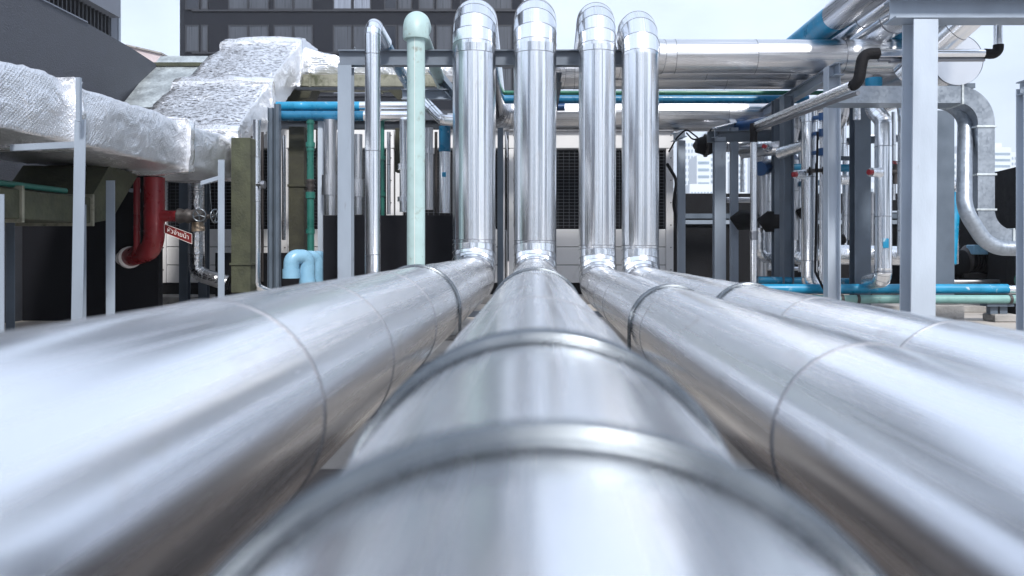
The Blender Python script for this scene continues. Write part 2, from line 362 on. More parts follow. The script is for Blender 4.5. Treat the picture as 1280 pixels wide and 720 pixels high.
# ------------------------------------------------------------------ steel members
def isec(mb,a,b,w,h,tf,tw,up):
    a=V(a);b=V(b);d=(b-a).normalized();up=V(up);up=(up-d*up.dot(d)).normalized();s=d.cross(up)
    W=w/2;H=h/2
    pr=[(-W,-H),(W,-H),(W,-H+tf),(tw/2,-H+tf),(tw/2,H-tf),(W,H-tf),(W,H),(-W,H),(-W,H-tf),(-tw/2,H-tf),(-tw/2,-H+tf),(-W,-H+tf)]
    mb.prism([a+s*p[0]+up*p[1] for p in pr], b-a)
def angle(mb,a,b,w,h,t,s1,s2):
    a=V(a);b=V(b);s1=V(s1);s2=V(s2)
    pr=[(0,0),(w,0),(w,t),(t,t),(t,h),(0,h)]
    mb.prism([a+s1*p[0]+s2*p[1] for p in pr],b-a)
PG='upright steel posts'
def post(x0,x1,ytop,Y,m,label,kind='I',depth=None,ybot=None,name='steel_post',xt=None,group=PG):
    """upright: x0,x1 photo columns at its foot, xt shift at its top"""
    w=(x1-x0)/1000*Y; top=CAMZ-(ytop-310)/1000*Y; dp=depth or w
    xc=((x0+x1)/2-668)/1000*Y; sh=(xt or 0)/1000*Y
    z0=.012 if ybot is None else CAMZ-(ybot-310)/1000*Y
    root=thing(name,label,'post',(xc,Y,0),group)
    mb=MB()
    a=V((xc,Y,z0)); b=V((xc+sh,Y,top))
    if kind=='I': isec(mb,a,b,w,dp,w*.09,w*.07,(0,1,0))
    elif kind=='H': isec(mb,a,b,dp,w,w*.09,w*.07,(1,0,0))
    elif kind=='L': angle(mb,a+V((-w/2,-dp/2,0)),b+V((-w/2,-dp/2,0)),w,dp,.008,(1,0,0),(0,1,0))
    else:
        mb.prism([a+V(q) for q in ((-w/2,-dp/2,0),(w/2,-dp/2,0),(w/2,dp/2,0),(-w/2,dp/2,0))],b-a)
    mb.build('shaft',M[m],root)
    if ybot is None:
        mb=MB(); e=.05; mb.box((xc-w/2-e,Y-dp/2-e,0),(xc+w/2+e,Y+dp/2+e,.011)); bp=mb.build('base_plate',M[m],root)
        for sx in (-1,1):
            for sy in (-1,1):
                mb=MB(); c=V((xc+sx*(w/2+e*.55),Y+sy*(dp/2+e*.55),.011)); mb.tube([c,c+V((0,0,.03))],.011,6); mb.build('bolt',M['zinc'],bp)
    return root
def beam(p0,p1,h,w,m,label,name='steel_beam',kind='I',group='steel beams',cat='beam',bolts=0):
    p0=V(p0);p1=V(p1); root=thing(name,label,cat,p0,group)
    mb=MB()
    if kind=='I': isec(mb,p0,p1,w,h,h*.08,h*.06,(0,0,1))
    elif kind=='C':
        d=(p1-p0).normalized(); s=d.cross(V((0,0,1))).normalized(); t=.01
        pr=[(0,-h/2),(w,-h/2),(w,-h/2+t),(t,-h/2+t),(t,h/2-t),(w,h/2-t),(w,h/2),(0,h/2)]
        mb.prism([p0+s*p[0]+V((0,0,p[1])) for p in pr],p1-p0)
    else:
        d=(p1-p0).normalized(); s=d.cross(V((0,0,1))).normalized()
        mb.prism([p0+s*a+V((0,0,b)) for a,b in ((-w/2,-h/2),(w/2,-h/2),(w/2,h/2),(-w/2,h/2))],p1-p0)
    mb.build('web',M[m],root)
    for k in range(bolts):
        c=p0.lerp(p1,(k+.5)/bolts)+V((0,-w*.25,-h/2+.006)); mb=MB(); mb.tube([c+V((0,0,h-.01)),c+V((0,0,h+.035))],.011,6); mb.build('bolt',M['zinc'],root)
    return root

# main cross beam behind the risers and its posts
beam(P(424,73,10.48),P(790,73,10.48),.2,.14,'paint_beam','long grey beam crossing behind the four risers, under their top elbows',bolts=9)
post(424,441,83,10.45,'paint','wide pale grey post under the left end of the long cross beam',depth=.17)
# right-hand portal, nearest steelwork
post(1131,1161,28,7.6,'paint_light','broad pale post carrying the near portal beam on the right, the widest post',kind='I',depth=.24,xt=4)
po=beam(P(1112,13,7.6),P(1330,13,7.6),.21,.26,'paint','deep grey portal beam crossing the top right corner of the view')
post(1275,1292,110,7.0,'paint_light','pale post cut by the right edge of the view')
beam(P(1300,110,7.0),P(1275,110,7.0),.12,.12,'paint','short stub beam on top of the post at the right edge')
# rack support frame
post(1032,1048,84,10.5,'paint_light','pale post with a slanting rack beam on its head, right of the conduit',kind='H',depth=.17)
beam((3.93,10.3,3.31),(3.93,14.6,3.31),.16,.12,'paint','grey beam running away under the right end of the overhead pipe rack')
post(966,977,125,12.2,'paint_mid','left one of two slate posts standing tight together right of the thin conduit',depth=.16)
post(977,990,120,11.6,'paint_mid','right one of two slate posts tight together, dark inner side showing',kind='H',depth=.2)
post(1065,1085,128,11.35,'paint_mid','broad slate post between the pale rack post and the pipe with the red valve',depth=.2)
post(1164,1187,140,11.35,'paint_mid','broad slate post just right of the wide pale portal post')
post(892,906,172,12.6,'paint','grey post with open channel face under the short bracket beam',kind='I',depth=.15)
post(913,922,160,13.2,'paint','slim grey post right beside the bracket post in front of the dark parapet',kind='box')
post(847,856,176,14.0,'paint','slim grey post just right of the white cooling cabinets',kind='box')
beam(P(884,172,12.6),P(1045,168,12.6),.17,.1,'paint_mid','grey beam at mid height behind the slanting silver conduit',kind='C')
beam(P(893,166,12.4),P(919,158,13.9),.15,.1,'paint','short grey bracket beam sloping away over the channel faced post')
beam(P(842,172,13.6),P(856,166,15.2),.14,.1,'paint_mid','short slate bracket at the head of the post by the cooling cabinets')
beam(P(1040,178,12.2),P(1140,172,12.2),.1,.1,'paint_mid','thin slate tie beam between the two broad slate posts, upper one')
beam(P(1040,198,11.8),P(1066,198,11.8),.06,.06,'paint_mid','short slate bracket stub at the broad slate post')
# left
post(91,105,150,6.9,'paint','pale flat post in front of the foil wrapped duct, nearest on the left',kind='L',depth=.07,xt=5)
post(96,101,97,6.75,'paint','thin pale rod lashed against the foil duct above the near left post',kind='box',ybot=152,name='steel_rod')
post(135,146,226,9.2,'paint','pale post beside the red pipes, left of them',kind='L',depth=.09)
post(274,282,200,9.9,'paint','slim pale post ending under the low corner of the foil duct',kind='L',depth=.08)
post(-2,8,243,6.0,'paint','pale post cut by the left edge of the view',kind='L',depth=.06)
post(104,109,256,8.9,'paint','very slim grey post behind the near left post',kind='L',depth=.05)
post(11,22,278,8.6,'paint_mid','slate post at far left under the mossy duct',kind='L',depth=.1)
post(226,236,228,13.6,'paint_mid','slate post behind the red sign',kind='I',depth=.14)
post(250,260,228,13.4,'paint_mid','slate post behind the hand wheels',kind='I',depth=.14)
beam(P(15,185,7.0),P(97,181,7.0),.055,.055,'paint','pale bearer under the foil duct from the near left post',kind='box')
beam(P(252,229,9.9),P(279,221,9.9),.05,.06,'paint','short pale bearer under the duct corner at the slim post',kind='box')
post(336,342,135,12.3,'paint_mid','slim slate post, left of a close pair under the blue header pipes',kind='H',depth=.12)
post(344,350,130,12.3,'paint_mid','slim slate post, right of a close pair under the blue header pipes',kind='H',depth=.12)
beam(P(338,156,13.4),P(572,156,13.4),.15,.12,'paint_dark','dark beam low behind the blue header pipes')
beam(P(503,119,11.9),P(570,119,11.9),.15,.1,'paint','grey short beam behind the pale green riser',kind='C')
post(622,629,160,12.0,'paint_mid','dark slim post seen in the gap between the two wide risers',kind='box')
post(398,404,146,12.6,'paint_light','thin white post left of the dull silver downpipe with a sleeve',kind='box')
# rack cross beams further left (carry the rack)
beam((.32,10.75,3.29),(.32,14.6,3.29),.14,.1,'paint_mid','slate rack beam running away between the second and third risers')
# diagonal brace by the pale green riser
beam(P(540,85,12.2),P(573,125,11.6),.13,.1,'paint_mid','slate diagonal brace beside the pale green pipe')

# ------------------------------------------------------------------ slim risers with return bends
X=(466-668)*.0096
pipe_run('slim silver riser with a bend on top that turns into a blue pipe',[(X,9.6,.02),(X,9.6,3.70),(X,10.35,3.66)],.092,.14,'alu',seams={0:[.9,2.14,3.3]},n=36,gores=4,name='insulated_pipe',seamridge=True)
pipe_run('blue pipe running away from the bend of the slim silver riser',[(X,10.352,3.66),(X,12.8,3.46)],.074,.2,'blue',name='painted_pipe')
X=(520-668)*.0096
t=thing('painted_pipe','pale green painted riser with a rounded cap bend on top','pipe',(X,9.6,0))
mb=MB(); mb.tube([(X,9.6,.02),(X,9.6,3.56)],.108,36); mb.build('riser',M['teal'],t)
pp,_=corner_arc(V((X,9.6,3)),V((X,9.6,3.72)),V((X,11,3.66)),.13,10)
mb=MB(); mb.tube([V((X,9.6,3.5)),V((X,9.6,3.53))]+pp+[V((X,9.86,3.71))],[.150,.156]+[.156]*len(pp)+[.15],36); mb.build('elbow',M['teal'],t)
mb=MB(); mb.tube([V((X,9.87,3.705)),V((X,12.6,3.48))],.085,28); mb.build('return_pipe',M['teal'],t)
mb=MB(); mb.tube([(X,9.6-.108,.02),(X,9.6-.108,3.5)],.003,6); mb.build('seam',M['signwhite'],t)
# ------------------------------------------------------------------ overhead rack, remaining lines
pipe_run('thin dark green pipe in the overhead rack, behind the silver ones',[P(575,116,12.9),P(1040,116,12.9)],.036,.2,'darkgreen',name='painted_pipe')
pipe_run('blue pipe lying beside the green one in the overhead rack',[P(600,124,13.3),P(1010,124,13.3)],.072,.2,'blue',name='painted_pipe')
pipe_run('short navy pipe end under the blue rack pipe, between the second and third risers',[P(660,134,13.2),P(706,134,13.2)],.06,.2,'navy',name='painted_pipe')
pipe_run('silver rack pipe furthest back and lowest of the overhead lines',[P(560,153,15.0),P(985,153,15.0)],.17,.3,'alu_dull',spacing=1.4)
# bundle climbing over the rack at upper right
BG='pipes climbing over the rack at upper right'
def split_run(label,p0,p1,r,mid,ma,mb_,group=BG):
    p0=V(p0);p1=V(p1);root=thing('insulated_pipe',label,'pipe',p0,group)
    q=p0.lerp(p1,mid)
    b=MB(); b.tube([p0,q],r*.93,28); b.build('bare_pipe',M[ma],root)
    b=MB(); k=q.lerp(p1,.45); b.tube([q,k],r,28); b.tube([k,p1],r*1.01,28); b.build('pipe_jacket',M[mb_],root)
    b=MB(); d=(p1-p0).normalized(); b.tube([k-d*.01,k+d*.01],r*1.01+.004,28); b.build('lap_band',M['bead'],root)
split_run('blue pipe turning into a dark silver jacket, climbing over the rack to the top right',(4.05,13.2,4.12),(4.05,7.9,4.12),.20,.47,'cyan','alu_dull')
split_run('slim bright silver pipe climbing beside the blue ended one',(4.30,13.0,3.98),(4.30,7.9,3.98),.11,.1,'cyan','alu')
split_run('widest silver pipe of the bundle climbing to the portal beam',(4.72,12.8,4.02),(4.72,7.9,4.02),.22,.06,'cyan','alu')
split_run('blue pipe showing lowest of the climbing bundle, near the portal post',(5.05,12.6,3.92),(5.05,8.6,3.92),.12,.55,'cyan','alu')
pipe_run('silver pipe slanting up from behind the portal post to the portal beam',[P(1130,95,10.2),P(1235,0,9.3)],.17,.3,'alu',spacing=.5)
# big drum with end cap
t=thing('pipe_drum','large round silver pipe end with a flat disc cap, right of the portal post','pipe',P(1197,75,10))
c=P(1197,75,10); mb=MB(); mb.tube([c,c+V((-.12,3.6,.0))],.315,56,caps=False); mb.build('pipe_jacket',M['alu'],t)
mb=MB(); mb.tube([c+V((0,-.004,0)),c+V((0,.004,0))],.313,56); mb.build('end_cap',M['cap'],t)
mb=MB(); mb.tube([c+V((0,-.008,0)),c+V((0,.012,0))],.32,56,caps=False); mb.build('rim',M['bead'],t)
beam(P(1150,108,10.3),P(1216,108,10.3),.06,.12,'paint_mid','short slate ledge under the disc capped pipe',kind='box')

# slim conduit with black rubber elbows
t=thing('conduit','slim silver conduit with black rubber bends, from portal beam down to the pipes','conduit',P(942,360,11))
def seg(m,pts,r,name,n=16,bend=None,par=t):
    pts=[V(p) for p in pts]; path=[pts[0]]
    for i in range(1,len(pts)-1): path+=corner_arc(pts[i-1],pts[i],pts[i+1],bend or .08,6)[0]
    path.append(pts[-1]); b=MB(); b.tube(path,r,n); return b.build(name,M[m],par)
a1=P(1248,27,8); a2=P(1248,56,8); a3=P(1248,68,8); a4=P(1230,67,8); a5=P(1098,67,7.7); a6=P(1079,67,7.7); a7=P(1073,104,7.7); a8=P(1066,107,7.75)
a9=P(945,157,11); a10=P(942,158,11); a11=P(942,178,11); a12=P(942,375,11)
seg('alu',[a1,a2],.042,'upright_piece'); seg('rubber',[a2,a3,a4],.05,'rubber_bend',bend=.07); seg('alu',[a4,a5],.044,'level_piece')
b=MB(); b.tube([a4.lerp(a5,.5)+V((0,0,-.075)),a5.lerp(a4,.1)+V((0,0,-.075))],.02,10); b.tube([a4+V((0,0,-.062)),a5+V((0,0,-.062))],.018,10); b.build('side_tube',M['bead'],t)
seg('rubber',[a5,a6,a7,a8],.055,'rubber_bend',bend=.09); seg('alu_crinkle',[a8,a9],.05,'sloping_piece'); seg('bead',[a8+V((0.05,0,-.07)),a9+V((0,0,-.07))],.022,'side_tube')
seg('rubber',[a10+V((0,0,.04)),a11],.052,'rubber_sleeve'); seg('alu',[a11,a12],.046,'upright_piece'); 
b=MB(); q=P(942,300,11); b.tube([q,q+V((0,0,.12))],.054,16); b.build('coupling',M['bead'],t)

# ------------------------------------------------------------------ right-hand pipework
def valve(label,c,direction,r,L_,capm='redcap',group='stub valves with red caps'):
    """insulated stub with a coloured cap"""
    c=V(c); d=V(direction).normalized(); root=thing('valve',label,'valve',c,group)
    b=MB(); b.tube([c,c+d*L_*.55,c+d*L_],[r*1.15,r,r],20); b.build('stub',M['alu_crinkle'],root)
    b=MB(); b.tube([c+d*L_,c+d*(L_+.035)],r*.62,12); b.build('cap',M[capm],root)
    return root
def wheel(name,label,c,axis,Rw,m='iron',group=None,parent=None,cat='hand wheel'):
    c=V(c); ax=V(axis).normalized(); u=ax.cross(V((0,0,1))); u=u.normalized() if u.length>.1 else V((1,0,0)); w=ax.cross(u)
    if parent is None: root=thing(name,label,cat,c,group)
    else: root=parent
    b=MB(); b.arc(c,Rw,Rw*.13,0,2*math.pi,u,w,8,28); o=b.build('rim' if parent is None else 'hand_wheel',M[m],root)
    b=MB()
    for k in range(5):
        a=2*math.pi*k/5+.3; b.tube([c,c+(u*math.cos(a)+w*math.sin(a))*Rw],Rw*.09,6)
    b.tube([c-ax*Rw*.25,c+ax*Rw*.25],Rw*.22,10); b.build('spokes',M[m],root if parent is None else o)
    return root
# pipe with S offset and blue head
pipe_run('silver downpipe with a blue head and double bend, left of the portal post',[P(1092,98,10.4),P(1092,116,10.4),P(1092,138,10.4),P(1104,150,10.3),P(1104,340,10.2),P(1104,349,10.2),P(1086,352,10.9)],.105,.14,'alu',mats=['cyan','alu','alu','alu','alu','alu_crinkle'],seams={3:[.35,1.25]},n=32,gores=4)
valve('stub valve with red cap pointing left from the double bend downpipe',P(1100,216,10.2),(-1,-.5,0),.058,.17)
b=MB(); q=P(1107,304,10.08); b.box(q-V((.035,.012,.06)),q+V((.035,.004,.06)),.004); tag(b.build('paint_patch',M['cyan']),'blue arrow shaped patch on the lower double bend downpipe','marking')
pipe_run('tall silver downpipe behind the pale rack post, with a capped stub and hand wheels',[P(1012,135,11.0),P(1012,352,11.0),P(1024,362,11.0)],.112,.13,'alu',seams={0:[.2,.95,2.1]},n=32,gores=4)
valve('stub valve with dark red cap on the tall downpipe left of the pale rack post',P(1004,218,10.8),(-1,-.45,-.05),.058,.14)
t=thing('gate_valve','pair of black hand wheels on a short valve beside the tall downpipe','valve',P(1018,214,10.7))
b=MB(); b.tube([P(1009,214,10.75),P(1040,212,10.75)],.028,12); b.tube([P(1028,213,10.75),P(1036,213,10.75)],.05,12); b.build('body',M['iron'],t)
wheel('',None,P(1012,214,10.7),(1,-.5,0),.055,'black',parent=t); wheel('',None,P(1020,209,10.7),(1,-.5,0),.055,'black',parent=t)
pipe_run('sharply bent silver pipe at head height between the slate post pair and the tall downpipe',[P(992,142,11.9),P(992,160,11.9),P(986,182,11.9),P(966,186,11.9),P(930,190,12.8)],.10,.13,'alu_dull',n=24,gores=4)
pipe_run('short level silver pipe joining the tall downpipe near its head',[P(1012,180,11.05),P(975,192,11.6)],.085,.1,'alu_crinkle')
pipe_run('silver pipe with a rounded top just left of the pale rack post',[P(1008,152,11.6),P(1008,140,11.6),P(1030,134,12.4)],.10,.12,'alu_crinkle',gores=4)
pipe_run('dull silver downpipe behind the conduit at the dark parapet',[P(953,182,12.9),P(953,345,12.9)],.085,.15,'alu_dull',spacing=.7)
pipe_run('slim silver downpipe between the slate posts and the tall downpipe',[P(994,200,12.4),P(994,318,12.4)],.05,.15,'alu_dull',spacing=.8)
pipe_run('dull grey downpipe, second right of the slate post pair',[P(987,236,13.2),P(987,315,13.2)],.085,.15,'alu_dull',spacing=.6)
pipe_run('thin silver tube against the left side of the pale rack post',[P(1027,150,10.8),P(1027,352,10.8)],.03,.1,'alu')
pipe_run('thin black cable pipe looping at its foot beside the pale rack post',[P(1022,165,10.7),P(1019,340,10.7),P(1030,362,10.6)],.016,.12,'rubber',name='cable_pipe')
pipe_run('crinkled silver pipe low down, bending level behind the conduit',[P(950,285,12.5),P(950,322,12.5),P(985,324,12.5),P(1030,318,12.5)],.085,.14,'alu_crinkle',gores=5)
pipe_run('thick crinkled silver pipe low down between rack post and portal post',[P(1042,318,11.9),P(1150,320,12.2)],.145,.2,'alu_crinkle',spacing=.45)
pipe_run('crinkled silver elbow low down left of the tall downpipe',[P(990,300,11.9),P(990,323,11.9),P(1012,325,11.9)],.09,.13,'alu_crinkle',gores=4)
pipe_run('navy pipe end at chest height right of the conduit',[P(950,211,12.2),P(990,200,13.0)],.11,.2,'navy',name='painted_pipe')
pipe_run('bright blue short pipe behind the hand wheels',[P(990,209,11.6),P(1004,209,11.6)],.05,.2,'cyan',name='painted_pipe')
pipe_run('bright blue short pipe right of the pale rack post',[P(1040,210,12.4),P(1063,210,12.4)],.06,.2,'cyan',name='painted_pipe')
pipe_run('blue pipe leaning across under the lowest rack pipes',[P(915,160,14.0),P(960,152,13.2)],.09,.2,'navy',name='painted_pipe')
pipe_run('level silver pipe with blue top behind the bracket post',[P(890,182,13.6),P(945,182,13.6)],.11,.2,'alu_dull',spacing=.4)
pipe_run('silver bend and drum behind the pale rack post',[P(1060,112,11.9),P(1048,150,11.9),P(1030,175,12.2),P(1055,186,12.2)],.12,.14,'alu_dull',gores=4)
pipe_run('silver drop pipe behind the pale rack post, slightly leaning',[P(1057,180,12.6),P(1056,320,12.6)],.045,.14,'alu',spacing=.7)
pipe_run('silver pipe hidden partly by the left side of the portal post',[P(1126,128,10.6),P(1128,150,10.5),P(1127,320,10.4)],.055,.1,'alu',spacing=.9,gores=3)
pipe_run('blue pipe standing tight against the left side of the portal post',[P(1132,200,9.4),P(1131,362,9.4)],.03,.1,'blue',name='painted_pipe')
pipe_run('blue leaning pipe with a silver bend on top, right of the slate post',[P(1186,222,12.6),P(1194,238,12.6),P(1188,330,12.4)],.085,.1,'cyan',emats={1:'alu_crinkle'},mats=['alu_crinkle','cyan'],name='painted_pipe',gores=4)
for x,y0,y1,Yq,rr,mm,l in ((962,215,335,12.9,.04,'alu','bright thin drop pipe right of the conduit, before the slate post pair'),
    (1000,150,340,12.8,.03,'alu','thin bright drop pipe left of the tall downpipe'),
    (1046,185,345,12.0,.035,'alu_dull','dull thin drop pipe just right of the pale rack post'),
    (1062,205,300,12.9,.05,'alu_dull','dull drop pipe ending above the thick crinkled pipe'),
    (1117,140,250,11.6,.03,'alu','thin bright drop pipe right of the double bend downpipe'),
    (928,190,240,13.6,.035,'alu','short bright drop pipe left of the conduit'),
    (1197,250,330,13.0,.03,'alu','thin bright drop pipe beside the leaning blue pipe')):
    pipe_run(l,[P(x,y0,Yq),P(x,y1,Yq)],rr,.1,mm,spacing=.8,n=18)
for x,y,l in ((1029,146,'top blue collar clip on the thin tube at the rack post'),(1029,166,'middle blue collar clip on the thin tube at the rack post'),(1029,190,'lowest blue collar clip on the thin tube at the rack post')):
    q=P(x,y,10.75); b=MB(); b.tube([q-V((0,0,.05)),q+V((0,0,.05))],.06,16); b.tube([q,q+V((-.09,.1,0))],.03,8); tag(b.build('pipe_clip',M['navy']),l,'clip','blue collar clips')
valve('short stub valve with red cap on the bent silver pipe by the conduit',P(962,186,11.75),(-1,-.6,.3),.05,.10)
pipe_run('blue pipe low behind the slate posts, running level',[P(948,350,11.6),P(1062,352,11.6)],.05,.2,'cyan',name='painted_pipe')
pipe_run('dull silver pipe low behind the portal post, level',[P(1165,352,12.6),P(1262,352,12.6)],.035,.2,'alu_dull')
t=thing('gate_valve','small black valve with hand wheel right of the double bend downpipe','valve',P(1119,215,11.0))
b=MB(); b.tube([P(1119,205,11.0),P(1119,230,11.0)],.03,12); b.tube([P(1113,215,11),P(1125,215,11)],.04,12); b.build('body',M['iron'],t)
wheel('',None,P(1119,203,10.95),(0,-.5,1),.05,'redcap',parent=t)
for (x0,y0,Ya),(x1,y1,Yb),rr,mm,l in (((1050,225,12.2),(1064,225,12.2),.07,'alu_crinkle','short level silver stub between pale rack post and broad slate post'),
    ((1086,170,12.8),(1131,170,12.8),.03,'alu','thin level silver tube behind the double bend downpipe'),
    ((1086,265,13.2),(1131,265,13.2),.02,'paint','thin grey cross tube behind the double bend downpipe'),
    ((908,250,14.2),(965,250,14.2),.05,'alu_dull','dull level pipe against the parapet behind the conduit'),
    ((950,336,12.9),(1030,336,12.9),.03,'alu','thin level silver tube below the crinkled bend'),
    ((1000,230,12.6),(1030,228,12.0),.045,'blue','short blue cross pipe behind the tall downpipe')):
    pipe_run(l,[P(x0,y0,Ya),P(x1,y1,Yb)],rr,.1,mm,n=16,name='insulated_pipe')
for x,y0,y1,Yq,rr,mm,l in ((973,188,330,13.0,.04,'alu','bright thin drop pipe half hidden by the slate post pair'),
    (1071,132,150,11.0,.05,'alu_crinkle','short crinkled silver piece above the broad slate post'),
    (1053,150,200,12.1,.06,'alu','short bright drop pipe just right of the pale rack post'),
    (1090,240,345,13.0,.03,'alu_dull','dull thin drop pipe behind the double bend downpipe')):
    pipe_run(l,[P(x,y0,Yq),P(x,y1,Yq)],rr,.1,mm,spacing=.6,n=16)
# low level pair along the floor
pipe_run('bright blue pipe lying level above the floor at lower right, white at its joints',[P(900,361,10.9),P(1259,361,10.9)],.066,.2,'cyan',name='painted_pipe')
pipe_run('white wrapped tail of the level blue pipe at the right edge',[P(1259.5,362,10.9),P(1320,362,10.9)],.062,.2,'alu_crinkle',name='painted_pipe')
t=pipe_run('pale green pipe lying level just below the bright blue one',[P(900,374,10.8),P(1320,374,10.8)],.058,.2,'teal_low',name='painted_pipe')
for xx in (1052,1072,1262):
    b=MB(); q=P(xx,374,10.8); b.tube([q-V((.02,0,0)),q+V((.02,0,0))],.064,24); b.build('clip',M['iron'],t)
pipe_run('green capped pipe end at the right edge above the blue pipe',[P(1272,350,11.4),P(1300,350,11.4)],.085,.2,'green',name='painted_pipe')
for i,(x0,x1,l) in enumerate(((1160,1198,'low stained concrete block under the pipes right of the portal post'),(1236,1264,'concrete block under the steel saddle at lower right'))):
    b=MB(); b.box(P(x0,380 if i==0 else 392,10.9)-V((0,.15,0)),V(((x1-668)*.0109,11.05,0)),.015); tag(b.build('concrete_block',M['concrete']),l,'block','concrete blocks under the floor pipes')
t=thing('pipe_saddle','steel saddle holding the green and blue pipes on a concrete block','support',P(1247,390,10.9))
for xx in (1240,1252):
    b=MB(); b.box(P(xx-2,380,10.86),P(xx+2,392,10.96)); b.build('upright',M['paint_mid'],t)
b=MB(); b.box(P(1234,379.5,10.8),P(1258,382,10.98)); b.build('plate',M['paint_mid'],t)

# galvanised rectangular duct, S bend
def rect_sweep(mb,path,wd,hd,inplane):
    """path in a plane of constant Y; hd = depth along Y, wd = width in plane"""
    fr=[]; n=len(path)
    for i in range(n):
        T=(path[min(i+1,n-1)]-path[max(i-1,0)]).normalized(); s=T.cross(V((0,1,0))).normalized(); fr.append(s)
    for i in range(n-1):
        a,b=path[i],path[i+1]; sa,sb=fr[i]*wd/2,fr[i+1]*wd/2; d=V((0,hd,0))
        A=[a-sa,a+sa,a+sa+d,a-sa+d]; B=[b-sb,b+sb,b+sb+d,b-sb+d]
        for k in range(4):
            j=(k+1)%4; mb.quad(A[j],A[k],B[k],B[j],False)
    a=path[0];s=fr[0]*wd/2;d=V((0,hd,0)); mb.quad(a-s,a+s,a+s+d,a-s+d)
    a=path[-1];s=fr[-1]*wd/2; mb.quad(a+s,a-s,a-s+d,a+s+d)
def spath(pts,bend,seg=10):
    pts=[V(p) for p in pts]; out=[pts[0]]
    for i in range(1,len(pts)-1): out+=corner_arc(pts[i-1],pts[i],pts[i+1],bend,seg)[0]
    return out+[pts[-1]]
Yd=9.4
t=thing('air_duct','galvanised rectangular duct making an S bend right of the portal post','duct',P(1233,200,Yd))
dp=spath([P(1046,118,Yd),P(1233,118,Yd),P(1233,298,Yd),P(1330,298,Yd)],.33,12)
b=MB(); rect_sweep(b,dp,.20,.34,None); b.build('duct_body',M['galv'],t)
for (c,hor) in ((P(1203,118,Yd),0),(P(1233,158,Yd),1),(P(1233,262,Yd),1),(P(1267,298,Yd),0),(P(1233,218,Yd),1)):
    b=MB(); e=.118
    if hor: b.box(c+V((-e,-.014,-.012)),c+V((e,.35,.012)),.003)
    else: b.box(c+V((-.012,-.014,-e)),c+V((.012,.35,e)),.003)
    b.build('flange',M['galv_pale'],t)
pipe_run('dull galvanised round pipe following the inside of the S shaped duct',[P(1160,125,9.9),P(1207,133,9.7),P(1205,262,9.2),P(1236,310,9.2),P(1330,312,9.2)],.085,.36,'galv',n=28,gores=12,name='galvanised_pipe',hard=False,beads=False)
# pump motor
t=thing('pump_motor','dark ribbed pump motor with blue terminal box behind the duct bend','motor',P(1225,325,13.4))
c=P(1208,325,13.4); b=MB(); b.tube([c,c+V((.48,0,0))],.17,24); b.build('motor_body',M['rubber'],t)
for k in range(9):
    b=MB(); q=c+V((.1+k*.045,0,0)); b.tube([q,q+V((.014,0,0))],.195,24); b.build('fin',M['iron'],t)
b=MB(); b.tube([c-V((.12,0,0)),c],[.13,.25],24); b.build('end_bell',M['iron'],t)
b=MB(); b.box(P(1218,306,13.1),P(1249,318,13.35),.01); b.build('terminal_box',M['pvc'],t)
b=MB(); b.box(V((c.x-.3,13.1,.36)),V((c.x+.95,13.7,.5)),.01); b.build('base_frame',M['charcoal2'],t)
b=MB(); b.box(V((c.x-.15,13.2,.5)),V((c.x+.5,13.6,.58))); b.build('foot',M['iron'],t)
pipe_run('pale bent cable tube from the blue terminal box to the floor',[P(1243,318,13.0),P(1252,355,13.0)],.022,.1,'paint_light',name='cable_pipe')
t=thing('pump_housing','dark rounded pump housing left of the ribbed motor','pump',P(1192,330,13.4))
b=MB(); b.tube([P(1180,330,13.4),P(1203,330,13.4)],.24,28); b.build('casing',M['charcoal2'],t)
b=MB(); b.box(P(1165,350,13.2),P(1275,368,13.6),.01); b.build('base_frame',M['charcoal2'],t)
t=thing('control_box','dark upright box at the right edge beneath the duct','box',P(1270,340,12.4))
b=MB(); b.box(P(1258,290,12.4),P(1300,372,12.9),.01); b.build('cabinet',M['charcoal2'],t)
b=MB(); b.box(P(1260,276,12.6),P(1278,292,12.8),.008); b.build('top_cover',M['iron'],t)
# black valve actuators
for i,(x,y,Yq,l) in enumerate(((926,275,12.9,'black faceted actuator left of the slim conduit'),(961,277,12.2,'black faceted actuator pointing left between conduit and slate posts'),(1003,266,12.3,'small black faceted actuator tip beside the tall downpipe'),(1048,300,12.5,'black actuator behind the pale rack post'))):
    c=P(x,y,Yq); t=thing('valve_actuator',l,'actuator',c,'black valve actuators')
    s=.17 if i<2 else .1
    b=MB(); b.tube([c+V((-s,-.02,.03)),c+V((-s*.2,0,0)),c+V((s*.8,0,0))],[s*.15,s*.95,s*.9],6); b.build('cone',M['rubber'],t)
    b=MB(); b.tube([c+V((s*.8,0,0)),c+V((s*1.1,0,0))],s*.5,10); b.build('collar',M['iron'],t)
# black round flood lamp / cable cluster
c=P(879,182,13.2); t=thing('drum_fitting','black round fitting hanging left of the bracket post, cables looping to it','fitting',c)
b=MB(); b.tube([c-V((.12,0,0)),c+V((.06,0,0)),c+V((.18,0,0))],[.12,.17,.12],20); b.build('drum',M['rubber'],t)
b=MB(); b.tube([c+V((.02,-.0,0)),c+V((.06,0,0))],.19,20); b.build('collar',M['iron'],t)
b=MB(); b.tube([c-V((.16,0,.02)),c-V((.1,0,0))],[.04,.09],12); b.build('nozzle',M['iron'],t)
for i,(pp,l) in enumerate((([P(836,190,13.8),P(846,172,13.8),P(858,161,13.6),P(872,172,13.4)],'black cable looping up by the end of the white cabinets'),([P(858,166,13.6),P(866,175,13.5),P(882,172,13.4),P(890,160,13.4)],'black cable sagging above the black round fitting'))):
    b=MB(); b.tube(spath(pp,.12,5),.014,8); tag(b.build('cable',M['rubber']),l,'cable','black cables')
